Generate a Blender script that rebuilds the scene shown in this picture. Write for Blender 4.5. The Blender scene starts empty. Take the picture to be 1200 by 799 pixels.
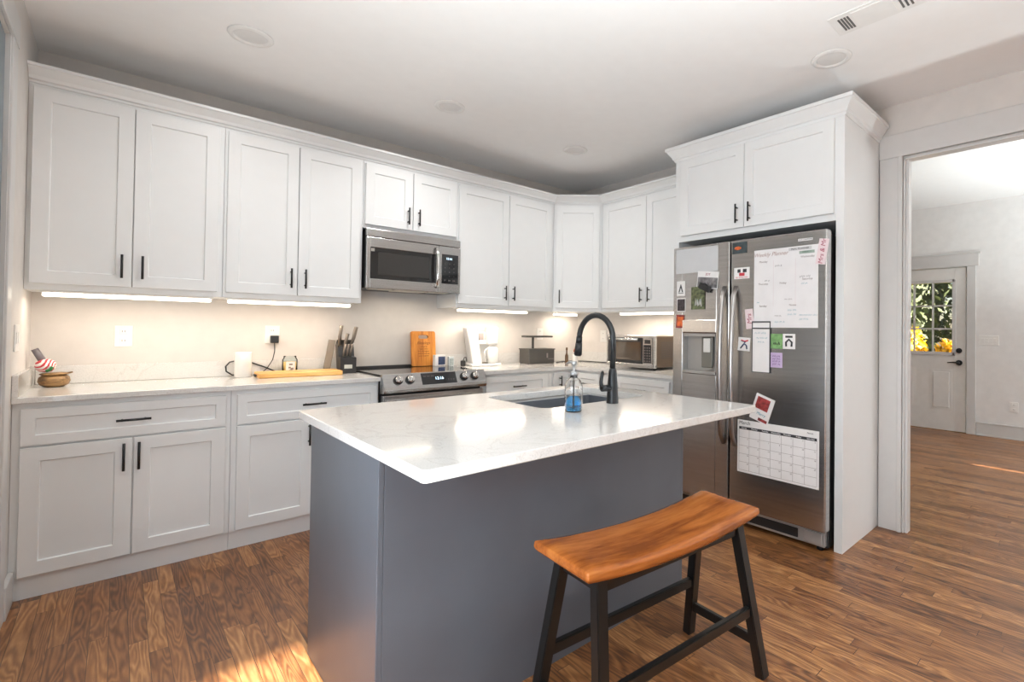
import bpy, bmesh, math, random
from mathutils import Vector, Matrix
random.seed(7)
PI = math.pi
sc = bpy.context.scene
COL = sc.collection

# ------------------------------------------------------------------ camera
CAM = Vector((-3.6585, -3.9844, 1.2615)); YAW, PITCH, ROLL = 0.757314, 0.012111, 0.012781
F = 581.497; PPX, PPY = 86.848, -21.705
cy, sy = math.cos(YAW), math.sin(YAW)
fwd = Vector((sy*math.cos(PITCH), cy*math.cos(PITCH), math.sin(PITCH)))
rt = Vector((cy, -sy, 0)); up = rt.cross(fwd)
r2 = rt*math.cos(ROLL)+up*math.sin(ROLL); u2 = -rt*math.sin(ROLL)+up*math.cos(ROLL)
cd = bpy.data.cameras.new('camera'); cam = bpy.data.objects.new('camera', cd); COL.objects.link(cam)
M = Matrix((r2, u2, -fwd)).transposed().to_4x4(); M.translation = CAM
cam.matrix_world = M
cd.sensor_width = 36; cd.lens = F/1200*36; cd.shift_x = -PPX/1200; cd.shift_y = PPY/1200
cd.clip_start = 0.02; cd.clip_end = 200
sc.camera = cam

# ------------------------------------------------------------------ world, lights, exposure
w = bpy.data.worlds.new('world'); sc.world = w; w.use_nodes = True
nt = w.node_tree; bg = nt.nodes['Background']
sky = nt.nodes.new('ShaderNodeTexSky'); sky.sky_type = 'NISHITA'; sky.sun_disc = False
sky.sun_elevation = math.radians(35); sky.sun_rotation = math.radians(140)
nt.links.new(sky.outputs[0], bg.inputs[0]); bg.inputs[1].default_value = 0.16
sc.view_settings.view_transform = 'Standard'; sc.view_settings.look = 'None'
sc.view_settings.gamma = 1; sc.view_settings.exposure = 0.0
try: sc.view_settings.use_curve_mapping = False
except Exception: pass
sc.cycles.max_bounces = 9; sc.cycles.diffuse_bounces = 6; sc.cycles.glossy_bounces = 4
sc.cycles.transmission_bounces = 8; sc.cycles.transparent_max_bounces = 12
sc.cycles.sample_clamp_indirect = 4; sc.cycles.caustics_reflective = False; sc.cycles.caustics_refractive = False
sc.cycles.use_denoising = True

def area(name, loc, target, sx, sy_, power, color=(1, 1, 1), spread=180):
    l = bpy.data.lights.new(name, 'AREA'); l.shape = 'RECTANGLE'; l.size = sx; l.size_y = sy_
    l.energy = power; l.color = color; l.spread = math.radians(spread)
    o = bpy.data.objects.new(name, l); COL.objects.link(o); o.location = loc
    o.rotation_euler = (Vector(target)-Vector(loc)).to_track_quat('-Z', 'Y').to_euler()
    return o
# low sun shining in by the glazed door of the wall behind the camera, along the left wall
sl = bpy.data.lights.new('sun', 'SUN'); sl.energy = 46; sl.color = (1.0, 0.94, 0.86); sl.angle = math.radians(0.4)
so_ = bpy.data.objects.new('sun', sl); COL.objects.link(so_); so_.location = (-4, -12, 5)
so_.rotation_euler = Vector((0.03, 1.0, -0.377)).to_track_quat('-Z', 'Y').to_euler()
COOL = (0.86, 0.93, 1.0); WARM = (1.0, 0.95, 0.88)
UPC = (0.89, 0.99, 1.0)
# daylight entering by the window of the left wall, then a fill lamp added behind the camera
area('daylight_window_4', (-4.06, -3.2, 1.0), (0, -3.0, 1.0), 1.4, 1.0, 44, (0.84, 0.92, 1.0))
area('fill_light_back', (-2.3, -7.95, 1.5), (-2.3, 0, 1.3), 1.1, 1.4, 12, COOL)
# fill lamp added to brighten the room beyond the opening
area('fill_light_living', (3.1, -7.9, 1.6), (2.8, 0, 1.2), 1.35, 1.7, 80, (0.93, 0.975, 1.0))
# unseen uplights added to brighten the ceilings
area('added_uplight_1', (-3.2, -4.70, 0.30), (-3.2, -4.69, 2.73), 0.30, 0.30, 55, UPC, 95)
area('added_uplight_2', (2.3, -4.80, 0.30), (2.3, -4.79, 2.73), 0.30, 0.30, 100, UPC, 130)
area('added_uplight_3', (-3.5, -3.40, 0.30), (-3.5, -3.39, 2.73), 0.30, 0.30, 38, UPC, 115)
area('added_uplight_4', (-3.3, -5.80, 0.30), (-3.3, -5.79, 2.73), 0.30, 0.30, 62, UPC, 120)
area('ceiling_fill_light', (-2.6, -4.25, 2.715), (-2.6, -4.24, 0.4), 0.12, 0.12, 9, (0.97, 0.98, 1.0), 130)  # unseen lamp added to cast the island overhang's shadow
# fill added at the unlit recessed ceiling lights along the back run
for x, y, p in ((-3.187, -0.968, 4), (-2.068, -0.952, 7.5), (-0.937, -0.950, 3.5)):
    area('ceiling_fill_light', (x, y, 2.715), (x, y+0.001, 0), 0.12, 0.12, p, (1.0, 0.98, 0.95), 150)
area('hood_light', (-2.02, -0.25, 1.520), (-2.02, -0.25, 0), 0.40, 0.08, 1.2, (1.0, 0.85, 0.65), 170)

# ------------------------------------------------------------------ materials
MATS = {}
def N(nt, t, **kw):
    n = nt.nodes.new(t)
    for k, v in kw.items(): setattr(n, k, v)
    return n
def mat(name, color, rough=0.5, metal=0.0, var=0.03, scale=12.0, bump=0.0, bscale=60.0, emit=None, estr=0, coat=0, spec=0.5, stretch=None):
    if name in MATS: return MATS[name]
    m = bpy.data.materials.new(name); m.use_nodes = True; nt = m.node_tree
    b = nt.nodes['Principled BSDF']; L = nt.links.new
    b.inputs['Roughness'].default_value = rough; b.inputs['Metallic'].default_value = metal
    b.inputs['Specular IOR Level'].default_value = spec
    if coat: b.inputs['Coat Weight'].default_value = coat; b.inputs['Coat Roughness'].default_value = 0.08
    tc = N(nt, 'ShaderNodeTexCoord'); mp = N(nt, 'ShaderNodeMapping'); L(tc.outputs['Object'], mp.inputs[0])
    if stretch: mp.inputs['Scale'].default_value = stretch
    nz = N(nt, 'ShaderNodeTexNoise'); nz.inputs['Scale'].default_value = scale; nz.inputs['Detail'].default_value = 4
    L(mp.outputs[0], nz.inputs['Vector'])
    rp = N(nt, 'ShaderNodeValToRGB')
    c = color
    rp.color_ramp.elements[0].position = 0.3; rp.color_ramp.elements[1].position = 0.7
    rp.color_ramp.elements[0].color = tuple(max(0, v*(1-var)) for v in c)+(1,)
    rp.color_ramp.elements[1].color = tuple(min(1, v*(1+var)) for v in c)+(1,)
    L(nz.outputs['Fac'], rp.inputs[0]); L(rp.outputs[0], b.inputs['Base Color'])
    if bump:
        n2 = N(nt, 'ShaderNodeTexNoise'); n2.inputs['Scale'].default_value = bscale; n2.inputs['Detail'].default_value = 3
        L(mp.outputs[0], n2.inputs['Vector'])
        bp = N(nt, 'ShaderNodeBump'); bp.inputs['Strength'].default_value = bump; bp.inputs['Distance'].default_value = 0.002
        L(n2.outputs['Fac'], bp.inputs['Height']); L(bp.outputs[0], b.inputs['Normal'])
    if emit: b.inputs['Emission Color'].default_value = tuple(emit)+(1,); b.inputs['Emission Strength'].default_value = estr
    MATS[name] = m; return m
def S(r, g, b):   # sRGB 0-255 -> linear
    return tuple((v/255/12.92) if v/255 <= 0.04045 else ((v/255+0.055)/1.055)**2.4 for v in (r, g, b))

m_cab = mat('cabinet_white_paint', (0.815, 0.83, 0.835), 0.32, var=0.008, bump=0.04, bscale=90)
m_wall = mat('wall_paint', (0.67, 0.635, 0.605), 0.6, bump=0.1, bscale=180)
m_farwall = mat('living_wall_paint', (0.78, 0.77, 0.76), 0.6, bump=0.1, bscale=180)
m_ceil = mat('ceiling_paint', (0.87, 0.865, 0.86), 0.8, var=0.01, bump=0.15, bscale=150)
m_trim = mat('trim_paint', (0.60, 0.59, 0.58), 0.35, var=0.02)
m_island = mat('island_grey_paint', (0.095, 0.104, 0.122), 0.38, var=0.06, scale=5, bump=0.12, bscale=240)
m_black = mat('black_metal', (0.012, 0.012, 0.013), 0.38, metal=0.3)
m_blackpl = mat('black_plastic', (0.014, 0.014, 0.015), 0.35)
m_steel = mat('brushed_steel', (0.50, 0.49, 0.48), 0.27, metal=1.0, var=0.08, scale=3, bump=0.05, bscale=40, stretch=(1, 0.4, 40))
m_fridge = mat('fridge_steel', (0.47, 0.455, 0.445), 0.24, metal=1.0, var=0.08, scale=2.2, bump=0.04, bscale=26, stretch=(1, 0.5, 26))
m_dsteel = mat('dark_steel_side', (0.05, 0.05, 0.052), 0.45, metal=0.6)
m_sink = mat('sink_steel', (0.40, 0.40, 0.40), 0.28, metal=1.0, var=0.1, scale=8, stretch=(1, 8, 1))
m_bglass = mat('black_glass', (0.010, 0.010, 0.011), 0.06, coat=0.5)
m_white = mat('white_plastic', (0.82, 0.81, 0.79), 0.3)
m_ceramic = mat('white_ceramic', (0.85, 0.83, 0.80), 0.2)
m_paper = mat('paper_white', (0.80, 0.79, 0.79), 0.6)
m_wboard = mat('whiteboard_sheet', (0.80, 0.79, 0.80), 0.12, coat=0.4)
m_ink = mat('dark_ink', (0.03, 0.03, 0.035), 0.6)
m_inkred = mat('red_ink', S(190, 60, 70), 0.6)
m_inkteal = mat('teal_ink', S(60, 140, 160), 0.6)
m_inkpink = mat('crimson_print', S(150, 40, 75), 0.6)
m_inkgrey = mat('grey_ink', S(130, 120, 118), 0.6)
m_rubber = mat('black_rubber', (0.02, 0.02, 0.02), 0.7)
m_chrome = mat('chrome', (0.75, 0.74, 0.73), 0.12, metal=1.0)
m_charcoal = mat('charcoal_plastic', (0.05, 0.046, 0.042), 0.5)
m_lens = mat('unlit_lens', (0.72, 0.71, 0.70), 0.4)
m_glow = mat('undercabinet_tube', (1, 0.95, 0.85), 0.5, emit=(1.0, 0.90, 0.74), estr=5)
m_clock = mat('clock_digits', (0.5, 0.7, 0.9), 0.5, emit=(0.65, 0.85, 1.0), estr=2.5)
m_lavender = mat('lavender_card', S(190, 170, 205), 0.6)
m_green = mat('green_card', S(110, 150, 95), 0.6, var=0.35, scale=40)
m_orange = mat('orange_print', S(205, 100, 50), 0.6, var=0.5, scale=35)
m_navy = mat('navy_print', S(30, 50, 85), 0.5, var=0.6, scale=60)
m_gphoto = mat('grey_photo', S(110, 108, 110), 0.4, var=0.7, scale=35)
m_foliage_p = mat('foliage_photo', S(88, 94, 66), 0.4, var=0.95, scale=50)
m_darkphoto = mat('dark_photo', S(60, 52, 55), 0.4, var=0.9, scale=60)
m_redphoto = mat('red_photo', S(135, 50, 50), 0.4, var=0.7, scale=40)
m_doorgrey = mat('blue_grey_door_paint', S(118, 128, 134), 0.5)
m_pot = None

def wood(name, c1, c2, c3, rough=0.3, axis='x', scale=1.0, coat=0.3, planks=0):
    m = bpy.data.materials.new(name); m.use_nodes = True; nt = m.node_tree; L = nt.links.new
    b = nt.nodes['Principled BSDF']; b.inputs['Roughness'].default_value = rough
    b.inputs['Coat Weight'].default_value = coat; b.inputs['Coat Roughness'].default_value = 0.15
    tc = N(nt, 'ShaderNodeTexCoord'); mp = N(nt, 'ShaderNodeMapping'); L(tc.outputs['Object'], mp.inputs[0])
    mp.inputs['Scale'].default_value = {'x': (1.2*scale, 9*scale, 9*scale), 'y': (9*scale, 1.2*scale, 9*scale), 'z': (9*scale, 9*scale, 1.2*scale)}[axis]
    n1 = N(nt, 'ShaderNodeTexNoise'); n1.inputs['Scale'].default_value = 2.2; n1.inputs['Detail'].default_value = 5; n1.inputs['Distortion'].default_value = 0.6
    L(mp.outputs[0], n1.inputs['Vector'])
    n2 = N(nt, 'ShaderNodeTexNoise'); n2.inputs['Scale'].default_value = 14; n2.inputs['Detail'].default_value = 3
    L(mp.outputs[0], n2.inputs['Vector'])
    mx = N(nt, 'ShaderNodeMath', operation='MULTIPLY_ADD'); L(n2.outputs['Fac'], mx.inputs[0]); mx.inputs[1].default_value = 0.25; L(n1.outputs['Fac'], mx.inputs[2])
    last = mx
    if planks:
        sp = N(nt, 'ShaderNodeSeparateXYZ'); L(tc.outputs['Object'], sp.inputs[0])
        q = N(nt, 'ShaderNodeMath', operation='MULTIPLY'); L(sp.outputs[{'x': 1, 'y': 0, 'z': 0}[axis]], q.inputs[0]); q.inputs[1].default_value = planks
        fl = N(nt, 'ShaderNodeMath', operation='FLOOR'); L(q.outputs[0], fl.inputs[0])
        wn = N(nt, 'ShaderNodeTexWhiteNoise', noise_dimensions='1D'); L(fl.outputs[0], wn.inputs['W'])
        ad = N(nt, 'ShaderNodeMath', operation='MULTIPLY_ADD'); L(wn.outputs[0], ad.inputs[0]); ad.inputs[1].default_value = 0.22; L(mx.outputs[0], ad.inputs[2])
        sb = N(nt, 'ShaderNodeMath', operation='SUBTRACT'); L(ad.outputs[0], sb.inputs[0]); sb.inputs[1].default_value = 0.11
        last = sb
    rp = N(nt, 'ShaderNodeValToRGB'); L(last.outputs[0], rp.inputs[0])
    e = rp.color_ramp.elements; e[0].position = 0.42; e[0].color = c1+(1,); e[1].position = 0.82; e[1].color = c3+(1,)
    e2 = e.new(0.6); e2.color = c2+(1,)
    L(rp.outputs[0], b.inputs['Base Color'])
    return m
m_bamboo = wood('bamboo', S(196, 140, 70), S(222, 172, 98), S(236, 194, 124), 0.45, 'x', 1.5, 0.1, 30)
m_bamboo_up = wood('bamboo_upright', S(176, 104, 34), S(206, 132, 48), S(222, 152, 66), 0.45, 'z', 1.5, 0.1, 26)
m_seat = wood('honey_seat_wood', S(112, 58, 22), S(146, 82, 34), S(172, 104, 48), 0.24, 'x', 1.0, 0.0, 9)
m_potwood = wood('carved_brown_wood', S(70, 48, 26), S(120, 88, 50), S(160, 124, 78), 0.45, 'x', 3.0, 0.1)

def floor_mat():
    m = bpy.data.materials.new('oak_floorboards'); m.use_nodes = True; nt = m.node_tree; L = nt.links.new
    b = nt.nodes['Principled BSDF']
    tc = N(nt, 'ShaderNodeTexCoord'); mp = N(nt, 'ShaderNodeMapping'); L(tc.outputs['Object'], mp.inputs[0])
    
    # board layout: rows across x, each row cut into boards of its own length and shift
    def MA(op, *ins):
        n = N(nt, 'ShaderNodeMath', operation=op)
        for i, v in enumerate(ins):
            if isinstance(v, (int, float)): n.inputs[i].default_value = v
            else: L(v, n.inputs[i])
        return n.outputs[0]
    sp = N(nt, 'ShaderNodeSeparateXYZ'); L(tc.outputs['Object'], sp.inputs[0])
    u = MA('DIVIDE', sp.outputs[0], 0.0572); row = MA('FLOOR', u)
    w1 = N(nt, 'ShaderNodeTexWhiteNoise', noise_dimensions='1D'); L(row, w1.inputs['W'])
    ln = MA('MULTIPLY_ADD', w1.outputs['Value'], 0.55, 0.55)
    w2 = N(nt, 'ShaderNodeTexWhiteNoise', noise_dimensions='1D'); L(MA('ADD', row, 71.3), w2.inputs['W'])
    v_ = MA('ADD', MA('DIVIDE', sp.outputs[1], ln), MA('MULTIPLY', w2.outputs['Value'], 9.0)); col = MA('FLOOR', v_)
    cv = N(nt, 'ShaderNodeCombineXYZ'); L(row, cv.inputs[0]); L(col, cv.inputs[1])
    w3 = N(nt, 'ShaderNodeTexWhiteNoise', noise_dimensions='2D'); L(cv.outputs[0], w3.inputs['Vector'])
    rnd_out = w3.outputs['Value']
    fu = MA('FRACT', u); fv = MA('FRACT', v_)
    eu = MA('MINIMUM', fu, MA('SUBTRACT', 1.0, fu)); ev = MA('MULTIPLY', MA('MINIMUM', fv, MA('SUBTRACT', 1.0, fv)), 12.0)
    gap = MA('LESS_THAN', MA('MINIMUM', eu, ev), 0.016)
    # grain coordinates, shifted per board
    mp2 = N(nt, 'ShaderNodeMapping'); L(tc.outputs['Object'], mp2.inputs[0]); mp2.inputs['Scale'].default_value = (11, 1.3, 1)
    cx = N(nt, 'ShaderNodeCombineXYZ'); ml = N(nt, 'ShaderNodeMath', operation='MULTIPLY'); L(rnd_out, ml.inputs[0]); ml.inputs[1].default_value = 37
    L(ml.outputs[0], cx.inputs[0]); L(ml.outputs[0], cx.inputs[1]); L(ml.outputs[0], cx.inputs[2])
    va = N(nt, 'ShaderNodeVectorMath', operation='ADD'); L(mp2.outputs[0], va.inputs[0]); L(cx.outputs[0], va.inputs[1])
    n1 = N(nt, 'ShaderNodeTexNoise'); n1.inputs['Scale'].default_value = 0.9; n1.inputs['Detail'].default_value = 2; n1.inputs['Distortion'].default_value = 0.35
    L(va.outputs[0], n1.inputs['Vector'])
    # cathedral rings: contour lines of the noise
    rg = N(nt, 'ShaderNodeMath', operation='MULTIPLY'); L(n1.outputs['Fac'], rg.inputs[0]); rg.inputs[1].default_value = 120
    sn = N(nt, 'ShaderNodeMath', operation='SINE'); L(rg.outputs[0], sn.inputs[0])
    n2 = N(nt, 'ShaderNodeTexNoise'); n2.inputs['Scale'].default_value = 9; n2.inputs['Detail'].default_value = 4; L(va.outputs[0], n2.inputs['Vector'])
    # tone = board*.5 + rings*.1 + noise
    a1 = N(nt, 'ShaderNodeMath', operation='MULTIPLY'); L(rnd_out, a1.inputs[0]); a1.inputs[1].default_value = 0.34
    a2 = N(nt, 'ShaderNodeMath', operation='MULTIPLY_ADD'); L(sn.outputs[0], a2.inputs[0]); a2.inputs[1].default_value = 0.13; L(a1.outputs[0], a2.inputs[2])
    a3 = N(nt, 'ShaderNodeMath', operation='MULTIPLY_ADD'); L(n2.outputs['Fac'], a3.inputs[0]); a3.inputs[1].default_value = 0.50; L(a2.outputs[0], a3.inputs[2])
    rp = N(nt, 'ShaderNodeValToRGB'); L(a3.outputs[0], rp.inputs[0]); e = rp.color_ramp.elements
    e[0].position = 0.14; e[0].color = S(80, 48, 27)+(1,); e[1].position = 0.86; e[1].color = S(192, 144, 96)+(1,)
    for p, c in ((0.34, S(118, 74, 41)), (0.52, S(142, 95, 56)), (0.68, S(163, 115, 71))):
        q = e.new(p); q.color = c+(1,)
    mxn = N(nt, 'ShaderNodeMix', data_type='RGBA'); L(gap, mxn.inputs[0]); L(rp.outputs[0], mxn.inputs[6]); mxn.inputs[7].default_value = S(62, 36, 22)+(1,)
    L(mxn.outputs[2], b.inputs['Base Color'])
    n3 = N(nt, 'ShaderNodeTexNoise'); n3.inputs['Scale'].default_value = 3; n3.inputs['Detail'].default_value = 5; L(tc.outputs['Object'], n3.inputs['Vector'])
    mr = N(nt, 'ShaderNodeMapRange'); L(n3.outputs['Fac'], mr.inputs[0]); mr.inputs[3].default_value = 0.24; mr.inputs[4].default_value = 0.46
    L(mr.outputs[0], b.inputs['Roughness'])
    bp = N(nt, 'ShaderNodeBump'); bp.inputs['Strength'].default_value = 0.25; bp.inputs['Distance'].default_value = 0.002
    a4 = N(nt, 'ShaderNodeMath', operation='SUBTRACT'); a5 = N(nt, 'ShaderNodeMath', operation='MULTIPLY'); L(sn.outputs[0], a5.inputs[0]); a5.inputs[1].default_value = 0.05
    L(a5.outputs[0], a4.inputs[0]); L(gap, a4.inputs[1]); L(a4.outputs[0], bp.inputs['Height']); L(bp.outputs[0], b.inputs['Normal'])
    return m
m_floor = floor_mat()

def quartz(name, base, rough):
    m = bpy.data.materials.new(name); m.use_nodes = True; nt = m.node_tree; L = nt.links.new
    b = nt.nodes['Principled BSDF']; b.inputs['Roughness'].default_value = rough; b.inputs['Coat Weight'].default_value = 0.3; b.inputs['Coat Roughness'].default_value = 0.05
    tc = N(nt, 'ShaderNodeTexCoord')
    v = N(nt, 'ShaderNodeTexNoise'); v.inputs['Scale'].default_value = 230; v.inputs['Detail'].default_value = 2; L(tc.outputs['Object'], v.inputs['Vector'])
    rp = N(nt, 'ShaderNodeValToRGB'); L(v.outputs['Fac'], rp.inputs[0]); e = rp.color_ramp.elements
    e[0].position = 0.32; e[0].color = tuple(c*0.86 for c in base)+(1,); e[1].position = 0.5; e[1].color = base+(1,)
    v2 = N(nt, 'ShaderNodeTexNoise'); v2.inputs['Scale'].default_value = 3.5; v2.inputs['Detail'].default_value = 6; v2.inputs['Distortion'].default_value = 1.2; L(tc.outputs['Object'], v2.inputs['Vector'])
    rp2 = N(nt, 'ShaderNodeValToRGB'); L(v2.outputs['Fac'], rp2.inputs[0]); e = rp2.color_ramp.elements
    e[0].position = 0.485; e[0].color = (1, 1, 1, 1); e[1].position = 0.515; e[1].color = (1, 1, 1, 1); q = e.new(0.5); q.color = (0.90, 0.89, 0.88, 1)
    mx = N(nt, 'ShaderNodeMix', data_type='RGBA', blend_type='MULTIPLY'); mx.inputs[0].default_value = 1; L(rp.outputs[0], mx.inputs[6]); L(rp2.outputs[0], mx.inputs[7])
    L(mx.outputs[2], b.inputs['Base Color'])
    return m
m_quartz = quartz('white_quartz', (0.74, 0.73, 0.71), 0.12)

def glass(name, color=(1, 1, 1), rough=0.0, ior=1.45):
    m = bpy.data.materials.new(name); m.use_nodes = True; b = m.node_tree.nodes['Principled BSDF']
    b.inputs['Base Color'].default_value = tuple(color)+(1,); b.inputs['Transmission Weight'].default_value = 1
    b.inputs['Roughness'].default_value = rough; b.inputs['IOR'].default_value = ior
    return m
def thin_glass():
    m = bpy.data.materials.new('thin_clear_glass'); m.use_nodes = True; nt = m.node_tree; L = nt.links.new
    nt.nodes.remove(nt.nodes['Principled BSDF']); out = nt.nodes['Material Output']
    t = N(nt, 'ShaderNodeBsdfTransparent'); t.inputs[0].default_value = (0.95, 0.97, 0.97, 1); g = N(nt, 'ShaderNodeBsdfGlossy'); g.inputs['Roughness'].default_value = 0.05
    lw = N(nt, 'ShaderNodeLayerWeight'); lw.inputs[0].default_value = 0.12; mx = N(nt, 'ShaderNodeMixShader'); L(lw.outputs['Fresnel'], mx.inputs[0]); L(t.outputs[0], mx.inputs[1]); L(g.outputs[0], mx.inputs[2]); L(mx.outputs[0], out.inputs[0])
    return m
m_glass = thin_glass(); m_clear = glass('clear_glass'); m_blue = glass('blue_liquid', (0.01, 0.34, 0.80), 0.0, 1.33); m_blue.node_tree.nodes['Principled BSDF'].inputs['Transmission Weight'].default_value = 0.9
m_wax = mat('yellow_wax', S(240, 205, 130), 0.5)
def pane_mat():
    m = bpy.data.materials.new('window_pane_glass'); m.use_nodes = True; nt = m.node_tree; L = nt.links.new
    nt.nodes.remove(nt.nodes['Principled BSDF']); out = nt.nodes['Material Output']
    t = N(nt, 'ShaderNodeBsdfTransparent'); g = N(nt, 'ShaderNodeBsdfGlossy'); g.inputs['Roughness'].default_value = 0.03
    fr = N(nt, 'ShaderNodeFresnel'); mx = N(nt, 'ShaderNodeMixShader'); L(fr.outputs[0], mx.inputs[0]); L(t.outputs[0], mx.inputs[1]); L(g.outputs[0], mx.inputs[2]); L(mx.outputs[0], out.inputs[0])
    return m
m_pane = pane_mat()

# ------------------------------------------------------------------ mesh helpers
class MB:
    def __init__(s): s.bm = bmesh.new(); s.smooth = []
    def _mi(s, faces, mi, sm=False):
        for f in faces: f.material_index = mi; f.smooth = sm
    def box(s, x0, x1, y0, y1, z0, z1, bev=0.0, mi=0, seg=2, rot=None, piv=None):
        r = bmesh.ops.create_cube(s.bm, size=1.0); vs = r['verts']
        cx, cy_, cz = (x0+x1)/2, (y0+y1)/2, (z0+z1)/2
        for v in vs: v.co = Vector((cx+v.co.x*(x1-x0), cy_+v.co.y*(y1-y0), cz+v.co.z*(z1-z0)))
        fs = set(f for v in vs for f in v.link_faces)
        if bev > 0:
            es = set(e for v in vs for e in v.link_edges)
            rr = bmesh.ops.bevel(s.bm, geom=list(es), offset=min(bev, 0.49*min(abs(x1-x0), abs(y1-y0), abs(z1-z0))), segments=seg, affect='EDGES', profile=0.5)
            fs = set(f for f in rr['faces']) | set(f for f in fs if f.is_valid)
            allv = set(v for f in fs for v in f.verts); fs = set(f for v in allv for f in v.link_faces); vs = list(allv)
        s._mi(fs, mi)
        if rot is not None:
            bmesh.ops.rotate(s.bm, verts=list(vs), cent=Vector(piv if piv is not None else (cx, cy_, cz)), matrix=rot)
        return vs
    def quad(s, pts, mi=0):
        f = s.bm.faces.new([s.bm.verts.new(p) for p in pts]); f.material_index = mi; return f
    def cyl(s, p0, p1, r0, r1=None, seg=20, mi=0, cap=True, smooth=True):
        r1 = r0 if r1 is None else r1; p0 = Vector(p0); p1 = Vector(p1); d = (p1-p0).normalized()
        a = d.orthogonal().normalized(); b = d.cross(a)
        A = []; B = []
        for i in range(seg):
            t = 2*PI*i/seg; o = a*math.cos(t)+b*math.sin(t)
            A.append(s.bm.verts.new(p0+o*r0)); B.append(s.bm.verts.new(p1+o*r1))
        for i in range(seg):
            f = s.bm.faces.new((A[i], A[(i+1) % seg], B[(i+1) % seg], B[i])); f.smooth = smooth; f.material_index = mi
        if cap:
            f = s.bm.faces.new(A[::-1]); f.material_index = mi; f = s.bm.faces.new(B); f.material_index = mi
    def tube(s, pts, r, seg=10, mi=0, flat=1.0, up=Vector((0, 0, 1))):
        pts = [Vector(p) for p in pts]; rings = []
        rr = r if isinstance(r, (list, tuple)) else [r]*len(pts)
        a = None
        for i, p in enumerate(pts):
            d = (pts[min(i+1, len(pts)-1)]-pts[max(i-1, 0)]).normalized()
            if a is None: a = d.orthogonal().normalized() if abs(d.dot(up)) > 0.95 else d.cross(up).normalized()
            a = (a-d*a.dot(d)).normalized(); b = d.cross(a)
            rings.append([s.bm.verts.new(p+(a*math.cos(2*PI*k/seg)+b*math.sin(2*PI*k/seg)*flat)*rr[i]) for k in range(seg)])
        for i in range(len(rings)-1):
            for k in range(seg):
                f = s.bm.faces.new((rings[i][k], rings[i][(k+1) % seg], rings[i+1][(k+1) % seg], rings[i+1][k])); f.smooth = True; f.material_index = mi
        f = s.bm.faces.new(rings[0][::-1]); f.material_index = mi; f = s.bm.faces.new(rings[-1]); f.material_index = mi
    def lathe(s, prof, c=(0, 0, 0), seg=32, mi=0, sx=1.0, sy=1.0):
        c = Vector(c); rings = []
        for (r, z) in prof:
            if r < 1e-6: rings.append([s.bm.verts.new(c+Vector((0, 0, z)))])
            else: rings.append([s.bm.verts.new(c+Vector((r*math.cos(2*PI*k/seg)*sx, r*math.sin(2*PI*k/seg)*sy, z))) for k in range(seg)])
        for i in range(len(rings)-1):
            A, B = rings[i], rings[i+1]
            for k in range(seg):
                k2 = (k+1) % seg
                if len(A) == 1 and len(B) == 1: continue
                if len(A) == 1: f = s.bm.faces.new((A[0], B[k2], B[k]))
                elif len(B) == 1: f = s.bm.faces.new((A[k], A[k2], B[0]))
                else: f = s.bm.faces.new((A[k], A[k2], B[k2], B[k]))
                f.smooth = True; f.material_index = mi
    def prism(s, poly, axis, a0, a1, mi=0, smooth=False):
        def P(u, v, a): return {'x': (a, u, v), 'y': (u, a, v), 'z': (u, v, a)}[axis]
        A = [s.bm.verts.new(P(u, v, a0)) for u, v in poly]; B = [s.bm.verts.new(P(u, v, a1)) for u, v in poly]; n = len(poly)
        fs = [s.bm.faces.new(A[::-1]), s.bm.faces.new(B)]
        for i in range(n): fs.append(s.bm.faces.new((A[i], A[(i+1) % n], B[(i+1) % n], B[i])))
        for f in fs: f.material_index = mi
        if smooth:
            for f in fs[2:]: f.smooth = True
    def panel(s, x0, x1, z0, z1, yb, t=0.02, fr=0.062, rec=0.009, mi=0):
        # a shaker front: flat frame, chamfered step, sunk field; faces -y
        def ring(d, y): return [s.bm.verts.new((a, y, b)) for a, b in ((x0+d, z0+d), (x1-d, z0+d), (x1-d, z1-d), (x0+d, z1-d))]
        R = [ring(0, yb), ring(0, yb-t+0.002), ring(0.002, yb-t), ring(fr, yb-t), ring(fr+0.004, yb-t+rec)]
        fs = [s.bm.faces.new(R[0][::-1]), s.bm.faces.new(R[-1])]
        for i in range(len(R)-1):
            for k in range(4): fs.append(s.bm.faces.new((R[i][k], R[i][(k+1) % 4], R[i+1][(k+1) % 4], R[i+1][k])))
        for f in fs: f.material_index = mi
    def done(s, name, mats, parent=None, label=None, smooth_angle=None):
        bmesh.ops.recalc_face_normals(s.bm, faces=s.bm.faces)
        me = bpy.data.meshes.new(name); s.bm.to_mesh(me); s.bm.free()
        if not isinstance(mats, (list, tuple)): mats = [mats]
        for m in mats: me.materials.append(m)
        o = bpy.data.objects.new(name, me); COL.objects.link(o)
        if parent is not None: o.parent = parent
        if label: o['label'] = label
        return o
def thing(name, label, cat, loc=(0, 0, 0), rz=0.0, group=None, rot=None):
    o = bpy.data.objects.new(name, None); o.empty_display_size = 0.1; COL.objects.link(o); o.location = loc
    o.rotation_euler = rot if rot else (0, 0, rz)
    tag(o, label, cat, group); return o
def tag(o, label, cat, group=None):
    o['label'] = label; o['category'] = cat
    if group: o['group'] = group
    return o
def struct(mb, name, m):
    o = mb.done(name, m); o['kind'] = 'structure'; return o
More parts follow.
